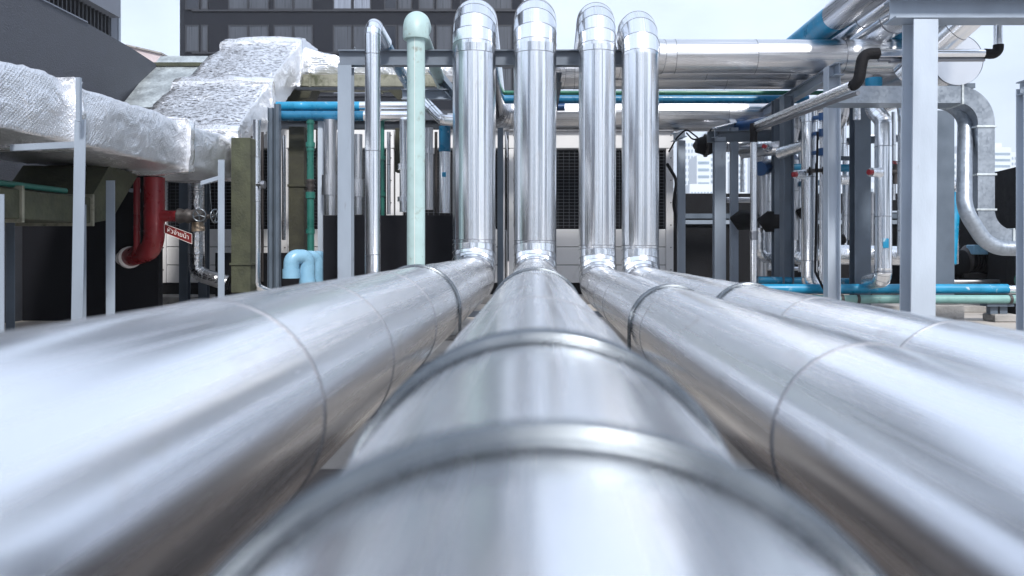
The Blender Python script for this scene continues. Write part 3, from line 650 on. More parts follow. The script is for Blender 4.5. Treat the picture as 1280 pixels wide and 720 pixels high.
b=MB(); b.tube(spath([P(834,205,14.6),P(846,225,14.4),P(842,255,14.4),P(850,300,14.2)],.3,6),.03,8); tag(b.build('cable',M['rubber']),'thick black cable hanging beside the last white cabinet','cable','black cables')

# ------------------------------------------------------------------ left cluster
def duct_box(label,x0,x1,y0,y1,Y,dp,m,flanges=(),name='air_duct',group='mossy vertical ducts'):
    t=thing(name,label,'duct',P((x0+x1)/2,y1,Y),group)
    b=MB(); b.box(P(x0,y1,Y),P(x1,y0,Y)+V((0,dp,0)),.008); b.build('duct_body',M[m],t)
    for yy in flanges:
        c0=P(x0,yy+1.5,Y); c1=P(x1,yy-1.5,Y); b=MB(); b.box(c0-V((.02,.02,0)),c1+V((.02,dp+.02,0)),.003); b.build('flange',M[m],t)
    return t
duct_box('mossy olive upright duct hanging below the corner of the foil duct',289,313,172,366,11.6,.3,'olive',(330,))
duct_box('dark mossy upright duct behind the pale blue fittings',361,380,158,318,12.9,.3,'olive_dark',(232,))
duct_box('dark narrow duct edge left of the pale green riser',494,503,160,215,13.2,.2,'olive_dark',())
pipe_run('slim bright silver pipe with couplings, right of the mossy olive duct',[P(321,150,11.8),P(321,358,11.8),P(338,366,11.9)],.055,.09,'alu',seams={0:[.55,1.2]},n=24,gores=3)
t=COL.objects[-1]
pipe_run('thin dark pipe tight against the slim bright silver one',[P(315,170,11.9),P(315,330,11.9)],.018,.09,'iron',name='painted_pipe')
def cpl(parent_label,x,y0,y1,Y,r,m='alu',group='sleeves on slim pipes'):
    pass
# green pipe with valve
Yg=11.9; t=thing('painted_pipe','green upright pipe with collars and a black valve, above the pale blue fittings','pipe',P(388,320,Yg))
b=MB(); b.tube([P(388,150,Yg),P(388,224,Yg)],.05,24); b.build('pipe_section',M['green'],t)
b=MB(); b.tube([P(388,240,Yg),P(389,385,Yg)],.052,24); b.build('pipe_section',M['green'],t)
for y0,y1,r in ((178,184,.068),(184,189,.058),(152,155,.06),(240,248,.068),(286,292,.066)):
    b=MB(); b.tube([P(388,y0,Yg),P(388,y1,Yg)],r,24); b.build('collar',M['green'],t)
b=MB(); b.tube([P(388,y,Yg) for y in (223,226,228,232,236,240)],[.04,.065,.045,.065,.045,.05],20); b.build('valve',M['iron'],t)
# blue headers
BH='blue header pipes on the left'
pipe_run('upper blue header pipe behind the wide left post, silver sleeved at its end',[P(346,133,12.6),P(450,133,12.6),P(520,133,12.6)],.075,.2,'cyan',mats=['cyan','alu'],name='painted_pipe',group=BH)
pipe_run('lower darker blue header pipe behind the wide left post',[P(346,145,12.5),P(455,145,12.5),P(530,145,12.5)],.08,.2,'blue',mats=['blue','alu'],name='painted_pipe',group=BH)
# pale blue PVC bends
for i,(x,Yq,l) in enumerate(((366,11.2,'front pale blue U bend fitting, the largest showing'),(379,11.6,'middle pale blue U bend fitting'),(389,12.0,'rear pale blue U bend fitting, mostly hidden'))):
    r=.105 if i==0 else .09
    c=P(x-5,340,Yq); t=thing('pipe_fitting',l,'fitting',c,'pale blue bend fittings')
    p0=P(x-2,346,Yq); p1=P(x-2,321,Yq)+V((0,0,0)); p2=p1+V((.19,.14,0)); p3=p2-V((0,0,.42))
    b=MB(); b.tube(spath([p0,p1,p2,p3],.09,8),r,24); b.build('bend',M['pvc'],t)
    b=MB(); b.tube([p0-V((0,0,.02)),p0+V((0,0,.11))],r*1.14,24); b.build('socket',M['pvc'],t)
    b=MB(); b.tube([p3,p3+V((0,0,.1))],r*1.12,24); b.build('socket',M['pvc'],t)
    b=MB(); b.tube([V((p3.x,p3.y,.02)),p3],r*.9,24); b.build('drop_pipe',M['pvc'],t)
# slim insulated drops with sleeves
def sleeve_drop(label,x,r,y0,y1,Y,sl,m='alu_dull',top=None,head=None,group='silver drop pipes behind the posts'):
    t=thing('insulated_pipe',label,'pipe',P(x,y1,Y),group)
    b=MB(); b.tube([P(x,y0,Y),P(x,y1,Y)],r*Y/1000,24); b.build('pipe_jacket',M[m],t)
    for a,c in sl:
        b=MB(); b.tube([P(x-.5,a,Y),P(x-.5,c,Y)],(r+2)*Y/1000,24); b.build('sleeve',M[m],t)
    if head:
        b=MB(); b.tube([P(x,head[0],Y),P(x,head[1],Y)],(r+.4)*Y/1000,24); b.build('bare_head',M['blue'],t)
sleeve_drop('wide sleeved silver drop pipe between green pipe and wide left post',413,8,150,269,12.4,[(219,244)])
sleeve_drop('sleeved silver drop pipe between wide left post and slim silver riser',448,5,168,268,12.4,[(224,246)])
sleeve_drop('bright sleeved drop pipe left of the pale green riser',504,4.5,150,265,12.4,[(205,212),(246,252)],'alu')
sleeve_drop('dull drop pipe right of the pale green riser',536,5.5,160,262,12.8,[(186,192)])
sleeve_drop('drop pipe with a blue head and a blue mark, left of the first wide riser',556,7,190,266,12.2,[],'alu',head=(158,190))
q=P(555,218,12.1); b=MB(); b.box(q-V((.03,.0,.035)),q+V((.03,.008,.035)),.003); tag(b.build('paint_patch',M['cyan']),'small blue mark on the blue headed drop pipe','marking')
sleeve_drop('thin dark green drop pipe right of the slim silver riser',478,2.5,150,345,12.6,[(195,200),(240,245)],'green')
pipe_run('silver elbow pipe slanting down right of the pale green riser',[P(531,128,11.2),P(553,150,11.0),P(580,152,11.0)],.075,.08,'alu',gores=4,spacing=.3)
sleeve_drop('thin silver drop pipe under the blue headers',404,3.5,150,200,13.0,[],'alu')
for x,y0,y1,Yq,rr,mm,l in ((328,165,352,12.4,.02,'iron','thin dark tube right of the slim coupled silver pipe'),
    (355,170,300,13.4,.035,'alu','thin silver tube right of the close slate post pair'),
    (384,165,305,13.6,.02,'alu','very thin silver tube against the dark mossy duct'),
    (397,150,260,13.8,.03,'iron','thin dark tube behind the thin white post'),
    (423,165,268,13.3,.022,'alu_dull','thin dull tube beside the wide left post'),
    (486,165,268,13.2,.03,'alu_dull','thin dull tube right of the dark green drop pipe'),
    (545,165,266,13.4,.025,'iron','thin dark tube left of the blue headed drop pipe')):
    pipe_run(l,[P(x,y0,Yq),P(x,y1,Yq)],rr,.1,mm,spacing=.9,n=14,name='painted_pipe' if mm=='iron' else 'insulated_pipe')
t=thing('disc_valve','small silver disc valve on the slim coupled pipe','valve',P(328,231,11.9)); c_=P(327,231,11.7)
b=MB(); b.tube([c_,c_+V((.05,0,0))],.06,16); b.build('disc',M['bead'],t); b=MB(); b.tube([P(321,231,11.75),c_],.02,8); b.build('stem',M['bead'],t)
# red fire pipes
Yr=10.5
t=thing('fire_pipe','thick dark red pipe bending into the charcoal wall, branch with valve on its side','pipe',P(193,320,Yr))
pp=spath([P(193,222,Yr),P(193,312,Yr),P(161,322,11.0)],.27,10)
b=MB(); b.tube(pp,.128,36); b.build('pipe_section',M['red'],t)
for yy in (250,288):
    b=MB(); b.tube([P(193,yy-.6,Yr),P(193,yy+.6,Yr)],.134,36); b.build('weld_ring',M['red'],t)
b=MB(); b.tube([P(163,321.5,10.93),P(161,322,10.99)],.15,28); b.build('wall_flange',M['signwhite'],t)
b=MB(); b.tube([P(193,270,Yr),P(210,270,Yr),P(228,270,Yr)],[.10,.072,.072],24); b.build('branch',M['red'],t)
b=MB(); b.tube([P(223,270,Yr),P(226,270,Yr),P(231,270,Yr),P(235,270,Yr),P(241,270,Yr)],[.10,.10,.08,.10,.07],20); b.build('flange',M['iron'],t)
v=thing('gate_valve','dark iron valve with two spoked hand wheels at the end of the red branch','valve',P(247,280,Yr))
b=MB(); b.tube([P(241.5,270,Yr),P(256,270,Yr)],.085,20); b.tube([P(256,270.5,Yr),P(268,270.5,Yr)],.03,10); b.build('body',M['iron'],v)
b=MB(); b.tube([P(247,278,Yr),P(248,289,Yr)],[.07,.085],16); b.tube([P(246,284,Yr-.05),P(255,286,Yr)],.035,10); b.build('drain_body',M['brass'],v)
wheel('',None,P(249,269,Yr-.16),(.15,-1,0),.078,'zinc',parent=v)
wheel('',None,P(269,270,Yr),(1,-.35,0),.085,'zinc',parent=v)
b=MB(); b.tube([P(264,262,Yr),P(262,228,Yr)],.005,6); tag(b.build('chain',M['zinc']),'thin chain hanging down to the right hand wheel','chain')
t=thing('fire_pipe','thin dark red pipe beside the thick one, ending in a white wall flange','pipe',P(171,320,10.4))
b=MB(); b.tube(spath([P(171,222,10.6),P(171,316,10.6),P(153,323,10.98)],.13,8),.042,24); b.build('pipe_section',M['red'],t)
b=MB(); b.tube([P(155,322,10.94),P(153,323,10.99)],.095,24); b.build('wall_flange',M['signwhite'],t)
b=MB(); b.box(P(161,240,10.6),P(176,236,10.68)); b.build('bracket',M['paint'],t)
# sign
c=[P(205.5,280,10.35),P(240,292.5,10.35),P(240,305,10.35),P(205.5,291,10.35)]
t=thing('hanging_sign','small tilted red sign with white lettering hanging from the red valve branch','sign',c[0])
b=MB(); b.prism([c[0],c[1],c[2],c[3]],(0,.008,0)); b.build('plate',M['redsign'],t)
b=MB()
for i in range(4): b.tube([c[i]+V((0,-.003,0)),c[(i+1)%4]+V((0,-.003,0))],.0025,6)
b.build('border',M['signwhite'],t)
try:
    cu=bpy.data.curves.new('sign_text','FONT'); cu.body='หัวจ่ายน้ำ'; cu.size=.10; cu.align_x='CENTER'; cu.align_y='CENTER'; cu.extrude=.001; cu.offset=-.0005
    to=bpy.data.objects.new('tmp_text',cu); COL.objects.link(to); bpy.context.view_layer.update()
    dg=bpy.context.evaluated_depsgraph_get(); me=bpy.data.meshes.new_from_object(to.evaluated_get(dg)); bpy.data.objects.remove(to)
    me.name='lettering'; me.materials.clear(); me.materials.append(M['signwhite'])
    cen=(c[0]+c[1]+c[2]+c[3])/4; ex=(c[1]-c[0]).normalized(); ez=V((0,0,1))
    xs=[v_.co.x for v_ in me.vertices]; sc=.29/(max(xs)-min(xs)); mx=(max(xs)+min(xs))/2
    for v_ in me.vertices: v_.co=cen+ex*(v_.co.x-mx)*sc+ez*(v_.co.y*sc)+V((0,-.006+v_.co.z,0))
    o=bpy.data.objects.new('lettering',me); COL.objects.link(o); o.parent=t; o.matrix_parent_inverse=Matrix.Translation(-t.location)
except Exception as ex_: print('text failed',ex_)
# ribbed silver pipe at the white cabinet
pipe_run('mottled silver pipe going down behind the hand wheels and bending right at the floor',[P(245,215,12.6),P(246,342,12.6),P(285,354,12.6)],.12,.17,'alu_crinkle',gores=5,spacing=.5)
# charcoal enclosure
b=MB(); b.box((-7.04,11.0,0),(-5.175,11.14,1.99),.004); tag(b.build('enclosure_wall',M['charcoal']),'charcoal boxed enclosure behind the red pipes and the left posts','enclosure')
b=MB(); b.box((P(404,0,11.6).x,11.6,0),(P(569,0,11.6).x,11.68,CAMZ+.041*11.6),.004); tag(b.build('screen_panel',M['charcoal']),'low charcoal board standing behind the slim risers and the wide left post','panel')
b=MB(); b.box((P(269,0,12.9).x,12.9,0),(P(404,0,12.9).x,12.97,CAMZ-.006*12.9),.004); tag(b.build('screen_panel',M['charcoal']),'lower black board behind the pale blue fittings','panel')
b=MB(); b.box((P(823,0,16.9).x,16.9,0),(P(846,0,16.9).x,17,2.2)); 

# olive duct low left
t=thing('air_duct','mossy olive duct at far left with flanged joints, rising at its end','duct',P(60,260,8.5))
x0,x1=-6.2,-5.15
b=MB(); b.box((x0,4.5,1.29),(x1,9.3,1.585),.01); b.build('duct_body',M['olive'],t)
b=MB(); b.prism([V((x1,9.31,1.29)),V((x1,9.75,1.35)),V((x1,10.4,1.95)),V((x1,9.7,2.0)),V((x1,9.31,1.6))],(x0-x1,0,0)); b.build('duct_elbow',M['olive'],t)
for Yf in (8.02,9.3):
    b=MB(); b.box((x0-.03,Yf-.02,1.255),(x1+.025,Yf+.02,1.625),.004); b.build('flange',M['mossconc'],t)
pipe_run('dark green thin pipe lying on top of the mossy olive duct',[(-5.22,5,1.635),(-5.22,8.9,1.635)],.032,.2,'green',name='painted_pipe')

# foil-wrapped duct
def wn(p,s,a): return noise.noise_vector(V(p)*s)*a
def foil_sweep(name,secs,par,wr=.05,mt='foil'):
    """secs: list of (list of 4 corner Vectors); fills rings with 13 points per side and crumples them"""
    K=14; b=MB(); rings=[]
    for s in secs:
        ring=[]
        for k in range(4):
            for j in range(K):
                q=j/K; p=s[k].lerp(s[(k+1)%4],q)
                c=(s[0]+s[1]+s[2]+s[3])/4
                bul=math.sin(math.pi*q)*.03
                p=p+(p-c).normalized()*bul
                p=p+wn(p,1.5,wr*.8)+wn(p,5.5,wr*.4)+wn(p,13,wr*.28)
                ring.append(p)
        rings.append(ring)
    n=4*K
    for r_ in rings: b.v+=r_
    for i in range(len(rings)-1):
        for j in range(n):
            j2=(j+1)%n; b.face([i*n+j,i*n+j2,(i+1)*n+j2,(i+1)*n+j],True)
    b.face(list(range(n-1,-1,-1))); b.face([(len(rings)-1)*n+j for j in range(n)])
    return b.build(name,M[mt],par)
t=thing('foil_duct','bulky duct wrapped in crumpled silver foil, climbing to the right','duct',(-5.3,9,2.3))
def sect(Y,xl,xr,zb,zt): return [V((xr,Y,zb)),V((xr,Y,zt)),V((xl,Y,zt)),V((xl,Y,zb))]
def lerp(a,b,q): return a+(b-a)*q
secs=[]
keys=[(3.5,-6.2,-4.48,2.03,2.56),(11.75,-6.2,-4.48,2.03,2.60),(12.1,-6.15,-4.48,2.12,2.85),(15.3,-5.85,-4.5,4.2,4.95),(15.7,-5.85,-4.5,4.42,5.1),(16.6,-5.85,-4.5,4.45,5.12)]
for i in range(len(keys)-1):
    a,b_=keys[i],keys[i+1]; n=max(3,int((b_[0]-a[0])/.085))
    for k in range(n+(1 if i==len(keys)-2 else 0)):
        q=k/n; w=[lerp(a[j],b_[j],q) for j in range(5)]
        g=0
        for Yj in (5.3,7.75,10.3,11.95,13.5,15.2):
            g=max(g,math.exp(-((w[0]-Yj)/.085)**4))
        g*=.05
        secs.append(sect(w[0],w[1]-g,w[2]+g,w[3]-g,w[4]+g))
foil_sweep('duct_wrap',secs,t)
def at_key(Y_):
    for i in range(len(keys)-1):
        a,b_=keys[i],keys[i+1]
        if a[0]<=Y_<=b_[0]:
            q=(Y_-a[0])/(b_[0]-a[0]); return [lerp(a[j],b_[j],q) for j in range(5)]
for Yj in (5.3,7.75,10.3,11.95,13.5,15.2):
    ss=[]
    for k in range(5):
        w=at_key(Yj-.08+.04*k); g=.062
        ss.append(sect(w[0],w[1]-g,w[2]+g,w[3]-g,w[4]+g))
    foil_sweep('tape_band',ss,t,mt='tape')
secs=[]
for k in range(70):
    q=k/69; X_=lerp(-4.62,-1.35,q); zt=lerp(4.98,4.66,min(1,q*3.2)); zb=4.42
    secs.append([V((X_,15.75,zb)),V((X_,15.75,zt)),V((X_,16.5,zt)),V((X_,16.5,zb))])
foil_sweep('duct_wrap',secs,t,.06)
# second pale duct beside
t=thing('air_duct','weathered flat galvanised duct sloping up behind the foil duct, joint strip across it','duct',(-7,14,3))
p0=P(150,134,13.4);p1=P(203,134,13.4); s0=P(201,70,15.4); s1=P(260,70,15.4)
b=MB(); b.prism([p0,p1,s1,s0],(0,.25,-.35)); b.build('duct_body',M['galv_pale'],t)
a0=p0.lerp(s0,.78);a1=p1.lerp(s1,.78)
b=MB(); b.prism([a0+V((-.07,-.05,-.01)),a1+V((.07,-.05,-.01)),a1+V((.07,-.05,.06)),a0+V((-.07,-.05,.06))],(0,.1,.02)); b.build('joint_strip',M['olive'],t)
# level stained duct right of the foil
t=thing('air_duct','stained pale duct running level behind the wide left post, under the foil','duct',P(460,100,15.4))
b=MB(); b.box(P(371,108,15.3),P(545,93,15.3)+V((0,.6,0)),.01); b.build('duct_body',M['mossconc'],t)
for xx in (387,470,545):
    b=MB(); b.box(P(xx-1.2,109.5,15.26),P(xx+1.2,91.5,15.26)+V((0,.66,0)),.004); b.build('flange',M['mossconc'],t)
b=MB(); b.prism([P(352,127,15.3),P(372,108.5,15.3),P(392,108.5,15.3),P(386,122,15.3),P(366,128,15.3)],(0,.5,0)); b.build('hopper',M['olive_dark'],t)
beam(P(371,111,15.1),P(560,111,15.1),.05,.1,'paint_dark','dark thin bearer under the stained pale duct',kind='box')
b=MB(); b.prism([P(485,112,14.9),P(507,112,14.9),P(507,124,14.9),P(497,124,14.9)],(0,.4,0)); tag(b.build('duct_hopper',M['olive_dark']),'small dark hopper under the stained duct near the pale green riser','duct')

# ------------------------------------------------------------------ cooling cabinets
WG='white cooling cabinets'
def chiller(x0,x1,label,Y=15.0,mods=1):
    X0=(x0-668)*.015;X1=(x1-668)*.015
    t=thing('cooling_unit',label,'cooling unit',((X0+X1)/2,Y,0),WG)
    zt=CAMZ+.150*Y; zg1=CAMZ+.124*Y; zg0=CAMZ+.024*Y; z0=.34; pw=.14; D=1.6
    b=MB(); b.box((X0+.03,Y+.25,z0),(X1-.03,Y+D-.05,zt-.05)); b.build('coil_core',M['black'],t)
    b=MB(); b.box((X0,Y,zg1),(X1,Y+D,zt),.02); b.build('top_hood',M['white'],t)
    for (a,c) in ((X0,X0+pw),(X1-pw,X1)):
        b=MB(); b.box((a+.002,Y+.006,z0+.002),(c-.002,Y+.1,zg1-.002),.008); p=b.build('corner_post',M['white'],t)
        for k in range(7):
            b=MB(); q=V(((a+c)/2+.02,Y+.006,z0+.25+k*.42)); b.tube([q,q+V((0,-.008,0))],.012,6); b.build('bolt',M['iron'],p)
        b=MB(); b.box((a+.002,Y+D-.1,z0+.002),(c-.002,Y+D,zg1-.002)); b.build('corner_post',M['white'],t)
    nr=3; h=(zg0-z0)/nr
    for k in range(nr):
        b=MB(); b.box((X0+pw+.004,Y+.03,z0+k*h+.006),(X1-pw-.004,Y+.07,z0+(k+1)*h-.006),.008); p=b.build('panel',M['white'],t)
    b=MB(); b.box((X0+pw+.25,Y+.022,z0+h*1.3),(X0+pw+.42,Y+.029,z0+h*1.3+.05)); b.build('handle_slot',M['iron'],t)
    b=MB(); b.box((X1-pw-.34,Y+.021,zg0-.2),(X1-pw-.16,Y+.029,zg0-.09)); b.build('rating_plate',M['signwhite'] if mods else M['iron'],t)
    b=MB(); b.box((X0+.05,Y+.05,.13),(X1-.05,Y+D-.05,z0)); b.build('base_frame',M['charcoal2'],t)
    for sx in (X0+.01,X1-.03):
        b=MB(); b.box((sx,Y+.12,z0+.01),(sx+.02,Y+D-.12,zg0)); b.build('side_panel',M['white'],t)
    b=MB(); w=.008
    xx=X0+pw+.05
    while xx<X1-pw: b.box((xx-w/2,Y+.06,zg0+.01),(xx+w/2,Y+.066,zg1-.01)); xx+=.105
    zz=zg0+.06; k=0
    while zz<zg1-.01: b.box((X0+pw,Y+.052,zz-w/2),(X1-pw,Y+.058,zz+w/2)); zz+=.062
    b.build('grille',M['wire'],t)
    if mods:
        for k in range(max(1,int((X1-X0)/1.4))):
            n=max(1,int((X1-X0)/1.4)); c=V((X0+(k+.5)*(X1-X0)/n,Y+D/2,zt)); b=MB(); b.tube([c,c+V((0,0,.18))],[.5,.46],28,caps=False); b.build('fan_ring',M['white'],t)
            b=MB(); b.tube([c+V((0,0,.05)),c+V((0,0,.07))],.44,28); b.build('fan_guard',M['black'],t)
chiller(60,196,'white cooling cabinet hidden behind the charcoal enclosure')
chiller(198,346,'white cooling cabinet behind the red sign and the hand wheels')
chiller(350,492,'white cooling cabinet behind the green pipe and the wide left post')
chiller(494,631,'white cooling cabinet behind the pale green riser and first wide riser')
chiller(636,842,'widest white cooling cabinet behind the second to fourth risers, last of the row')

# ------------------------------------------------------------------ parapets and walls
b=MB(); b.box((2.2,17.3,0),(9.2,17.55,2.18),.01); o=b.build('parapet_wall',M['charcoal2']); tag(o,'dark parapet wall closing the roof behind the right hand pipework','wall')
t=thing('guard_rail','pale grey rail fixed along the dark parapet at the back','rail',(2.3,17.2,1.9))
b=MB(); b.box((2.2,17.2,CAMZ+.037*17.2),(9.0,17.27,CAMZ+.043*17.2)); b.build('rail_bar',M['paint_mid'],t)
b=MB(); b.box((2.2,17.22,CAMZ+.030*17.2),(9.0,17.28,CAMZ+.035*17.2)); b.build('rail_bar',M['paint'],t)
for xx in (2.9,4.3,5.7,7.1):
    b=MB(); b.box((xx,17.1,0),(xx+.12,17.19,2.0)); b.build('rail_post',M['charcoal2'],t)
a=P(1160,242,17.2); c=P(1300,205,11.8); a.z=c.z=2.22
d=(c-a).normalized(); sd=V((-d.y,d.x,0))*.25
b=MB(); b.prism([V((a.x,a.y,0)),V((c.x,c.y,0)),V((c.x,c.y,0))-sd,V((a.x,a.y,0))-sd],(0,0,2.22)); tag(b.build('parapet_wall',M['charcoal2']),'dark parapet wall coming forward at the far right behind the S shaped duct','wall')
b=MB(); b.tube([V((a.x-.15,a.y-.3,1.62)),V((c.x-.15,c.y-.3,1.62))],.02,10); tag(b.build('guard_rail',M['paint_light']),'thin pale rail line along the right hand parapet','rail')
# long rendered wall on the left
t=thing('rendered_wall','tall dark grey rendered wall running away on the left above the foil duct','wall',(-7.1,8,0))
b=MB(); b.prism([V((-7.05,-6,0)),V((-7.05,15.0,0)),V((-7.05,15.0,4.42)),V((-7.05,14,4.5)),V((-7.05,12.6,4.545)),V((-7.05,-6,4.545))],(-.35,0,0)); b.build('wall_face',M['concrete_dark'],t)
b=MB(); b.prism([V((-7.03,-6,4.545)),V((-7.03,12.6,4.545)),V((-7.43,12.6,4.545)),V((-7.43,-6,4.545))],(0,0,.02)); b.build('coping',M['slab'],t)
t=thing('roof_ledge','pale pinkish ledge end showing beyond the tall rendered wall','ledge',P(180,68,19))
b=MB(); b.prism([P(160,56,19),P(201,66,19),P(201,80,19),P(150,80,19)],(0,1.2,0)); b.build('ledge_slab',mat('pinkish_plaster',(.55,.48,.5),.8,0,bump=.3,bscale=20,var=.1),t)
b=MB(); b.prism([P(157,55.0,18.95),P(202,65.5,18.95),P(202,67.5,18.95),P(157,57.0,18.95)],(0,1.3,0)); b.build('coping',M['concrete'],t)

# ------------------------------------------------------------------ buildings
t=thing('office_block','black louvred building with grey balcony slabs at upper left','building',(-18,27,0))
b=MB(); b.box((-24,14,0),(-15.6,29.4,26)); b.build('wall',M['louvre'],t)
b=MB(); b.box((-24,29.4,0),(-15.55,30.0,26)); b.build('corner_pier',M['slab'],t)
b=MB(); b.box((-15.54,29.86,0),(-15.50,29.99,26)); b.build('downpipe',M['paint_light'],t)
for z in (5.4,9.45,13.5):
    b=MB(); b.box((-15.6,14,z),(-15.2,29.38,z+.75)); b.build('balcony_slab',M['slab'],t)
for k in range(60):
    Yk=15+k*.24
    b=MB(); b.box((-15.59,Yk,.1),(-15.52,Yk+.06,26)); b.build('louvre_fin',M['frame'],t)
# hotel block
Yh=60; t=thing('apartment_block','dark rendered apartment block with curtained windows behind the risers','building',(-14,Yh,0))
hx0=P(226,0,Yh).x; hx1=P(652,0,Yh).x
def hz(y): return CAMZ+(310-y)*Yh/1000
b=MB()
cx=P(217,0,Yh).x
b.prism([V((cx,Yh+3,0)),V((cx,Yh+1.2,0)),V((cx+.2,Yh+.6,0)),V((cx+.7,Yh+.15,0)),V((cx+1.4,Yh,0)),V((hx1,Yh,0)),V((hx1,Yh+14,0)),V((cx,Yh+14,0))],(0,0,32)); b.build('wall',M['facade'],t)
wins=[(231.5,249,'c'),(251,260,'c'),(285,310,'c'),(310.5,336,'c'),(342,366,'c'),(366.5,391,'c'),(416,440,'l'),(441,464,'l'),(480,496,'d'),(497,515,'c'),(523,543,'c'),(545,565,'c'),(575,596,'d'),(600,640,'c')]
for fl in range(-2,3):
    for wi,(xa,xb,kd) in enumerate(wins):
        y1=65-fl*53; y0=31-fl*53+(0 if fl<1 else 0)
        if y1-0<-70 or y0>180: continue
        A=P(xa,y1,Yh-.06); B=P(xb,y0,Yh-.06)
        b=MB(); e=.09
        for lo,hi in (((A.x,A.z),(A.x+e,B.z)),((B.x-e,A.z),(B.x,B.z)),((A.x+e,A.z),(B.x-e,A.z+e)),((A.x+e,B.z-e),(B.x-e,B.z))):
            b.box((lo[0],Yh-.07,lo[1]),(hi[0],Yh+.0-.003,hi[1]))
        w=b.build('window',M['frame'],t)
        kk=kd
        if fl==1 and kd=='c' and wi in(2,3,4,5): kk='c'
        if fl==0 and kd=='l': kk='c'
        if fl==1 and wi==0: kk='d'
        b=MB(); b.box((A.x+e,Yh-.035,A.z+e),(B.x-e,Yh-.003,B.z-e)); b.build('pane',M[{'c':'curtain','l':'curtain2','d':'glassdark'}[kk]],w)
    zf=hz(13.5-fl*53); b=MB(); b.box((cx+1.4,Yh-.12,zf-.06),(hx1,Yh-.003,zf+.06)); b.build('ledge',M['frame'],t)
# far city towers
def tower(x0,x1,ytop,Y,label,bands=1,top=None,cols=0):
    X0=(x0-668)*Y/1000;X1=(x1-668)*Y/1000;zt=CAMZ+(310-ytop)*Y/1000
    t=thing('far_tower',label,'building',((X0+X1)/2,Y,0),'hazy towers on the skyline')
    b=MB(); b.box((X0,Y,0),(X1,Y+20,zt)); b.build('wall',M['city'],t)
    k=0; z=zt-3.0
    while z>5 and k<70:
        if cols:
            n=cols; w=(X1-X0)/(n*2+1)
            b=MB()
            for j in range(n): b.box((X0+w*(2*j+1),Y-.12,z-1.6),(X0+w*(2*j+2),Y-.01,z))
        else:
            b=MB(); b.box((X0+.6,Y-.12,z-1.3),(X1-.6,Y-.01,z))
        b.build('window_band',M['citydark'],t); z-=3.3*bands; k+=1
        if z<CAMZ+(310-250)*Y/1000: break
    if top=='gable':
        b=MB(); b.prism([V((X0,Y,zt)),V((X1,Y,zt)),V(((X0+X1)/2,Y,zt+(X1-X0)*.45))],(0,20,0)); b.build('roof',M['city'],t)
    if top=='step':
        b=MB(); b.box((lerp(X0,X1,.3),Y+4,zt),(lerp(X0,X1,.75),Y+14,zt+(X1-X0)*.25)); b.build('roof_house',M['city'],t)
tower(854,872,172,420,'hazy tower left of the black round fitting',cols=4,top='step')
tower(871,888,194,380,'hazy plain white tower below the black round fitting')
tower(886,909,163,470,'hazy tall tower behind the channel faced post',cols=4)
tower(905,916,170,500,'hazy slim tower in the gap between the two grey posts',cols=3)
tower(921,934,198,430,'hazy white tower with a gable top left of the conduit',cols=2,top='gable')
tower(945,962,165,520,'hazy tower behind the conduit',cols=4)
tower(862,900,230,300,'low hazy block at the foot of the towers',cols=9)
tower(962,1000,232,350,'low hazy block behind the slate posts',cols=9)
tower(1040,1052,230,350,'low hazy block behind the pale rack post')
tower(1080,1100,228,380,'hazy block low behind the double bend downpipe',cols=5)
tower(1188,1196,192,430,'hazy slim tower right of the portal post, the shorter one',cols=2)
tower(1198,1206,182,520,'hazy slim tower right of the portal post, the taller one',cols=2)
tower(1238,1264,184,430,'hazy rounded tower with balcony bands right of the S shaped duct',top='step')
tower(1263,1272,190,480,'hazy narrow tower at far right of the skyline',cols=2)
# unseen buildings added around the viewpoint to streak the jackets with reflections
for i,(X0,X1,Y,z) in enumerate(((-60,-34,-70,38),(-22,-8,-90,30),(2,10,-80,36),(24,52,-70,34),(70,90,-20,30),(40,60,60,24))):
    t=thing('office_tower',['broad grey tower behind the viewpoint to the left','pale tower behind the viewpoint','slim pale tower straight behind the viewpoint','broad pale tower behind the viewpoint to the right','grey tower far out to the right side','pale block far out right beyond the roof'][i],'building',((X0+X1)/2,Y,0),'buildings around the roof')
    if i==5: X0,X1=66,90
    b=MB(); b.box((X0,Y-14,0),(X1,Y,z)); b.build('wall',M['slab' if i in (0,4) else 'city'],t)
    for k in range(8):
        b=MB(); b.box((X0+.5,Y+.01,3+k*3.6),(X1-.5,Y+.12,4.8+k*3.6)); b.build('window_band',M['citydark'],t)
b=MB(); b.box((-7,-7.0,0),(9.2,-6.7,1.2),.01); tag(b.build('parapet_wall',M['charcoal2']),'low dark parapet behind the viewpoint','wall')  # unseen parapet, added for the risers to reflect

# ------------------------------------------------------------------ air
HAZE=True
if HAZE:
    m=bpy.data.materials.new('haze'); m.use_nodes=True; N=m.node_tree.nodes; N.clear()
    o=N.new('ShaderNodeOutputMaterial'); pv=N.new('ShaderNodeVolumePrincipled'); pv.inputs['Color'].default_value=(.93,.96,1,1); pv.inputs['Density'].default_value=.0007; pv.inputs['Anisotropy'].default_value=.2
    m.node_tree.links.new(pv.outputs[0],o.inputs['Volume'])
    b=MB(); b.box((-1700,-1000,-1),(1700,2600,80)); h=b.build('haze',m); struct(h,'stuff')

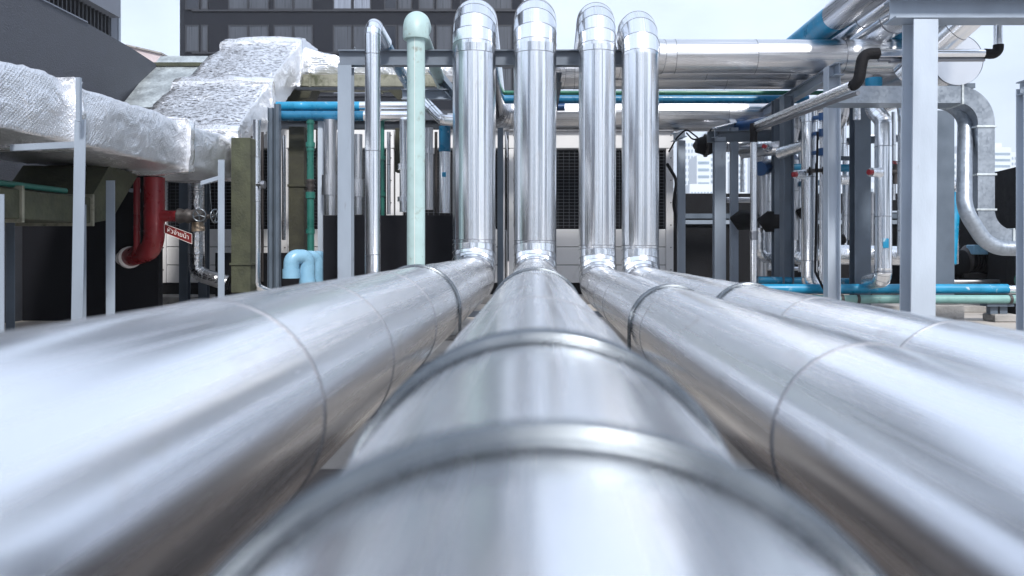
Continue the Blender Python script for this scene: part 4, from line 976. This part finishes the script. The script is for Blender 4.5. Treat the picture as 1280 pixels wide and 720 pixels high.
# ------------------------------------------------------------------ light, sky, camera
SUN_EL,SUN_AZ=R(44),R(162)   # azimuth: clockwise from +Y
w=bpy.data.worlds.new('World'); S.world=w; w.use_nodes=True; nt=w.node_tree; N=nt.nodes; L=nt.links
bg=N['Background']; sky=N.new('ShaderNodeTexSky'); sky.sky_type='NISHITA'; sky.sun_disc=False; sky.sun_elevation=SUN_EL; sky.sun_rotation=SUN_AZ; sky.air_density=1.2; sky.dust_density=4; sky.ozone_density=1
tc=N.new('ShaderNodeTexCoord'); mp=N.new('ShaderNodeMapping'); mp.inputs['Scale'].default_value=(1,1,2.2); L.new(tc.outputs['Generated'],mp.inputs[0])
nz=N.new('ShaderNodeTexNoise'); nz.inputs['Scale'].default_value=2.3; nz.inputs['Detail'].default_value=7; nz.inputs['Roughness'].default_value=.55; L.new(mp.outputs[0],nz.inputs[0])
mr=N.new('ShaderNodeMapRange'); mr.inputs[1].default_value=.3; mr.inputs[2].default_value=.7; mr.inputs[3].default_value=.7; mr.inputs[4].default_value=1.12; L.new(nz.outputs[0],mr.inputs[0])
CLOUD=(6.75,7.75,9.5)
sc=N.new('ShaderNodeVectorMath'); sc.operation='SCALE'; sc.inputs[0].default_value=CLOUD; L.new(mr.outputs[0],sc.inputs['Scale'])
mx=N.new('ShaderNodeMix'); mx.data_type='RGBA'; mx.inputs[0].default_value=.8; L.new(sky.outputs[0],mx.inputs[6]); L.new(sc.outputs[0],mx.inputs[7]); L.new(mx.outputs[2],bg.inputs[0]); bg.inputs[1].default_value=.10
sun=bpy.data.lights.new('sun','SUN'); sun.energy=2.4; sun.angle=R(7); sun.color=(1,.97,.93); so=bpy.data.objects.new('sun',sun); COL.objects.link(so)
sd=V((math.sin(SUN_AZ)*math.cos(SUN_EL),math.cos(SUN_AZ)*math.cos(SUN_EL),math.sin(SUN_EL)))
so.rotation_euler=sd.to_track_quat('Z','Y').to_euler()
cam=bpy.data.cameras.new('camera'); co=bpy.data.objects.new('camera',cam); COL.objects.link(co); S.camera=co
co.location=(0,0,CAMZ); co.rotation_euler=(R(90),0,0)
cam.sensor_width=36; cam.lens=28.125; cam.shift_x=-28/1280; cam.shift_y=-50/1280; cam.clip_start=.02; cam.clip_end=5000
cam.dof.use_dof=True; cam.dof.focus_distance=10.5; cam.dof.aperture_fstop=2.8
vs=S.view_settings; vs.view_transform='Standard'; vs.look='None'; vs.gamma=1; vs.exposure=0.7
S.render.engine='CYCLES'
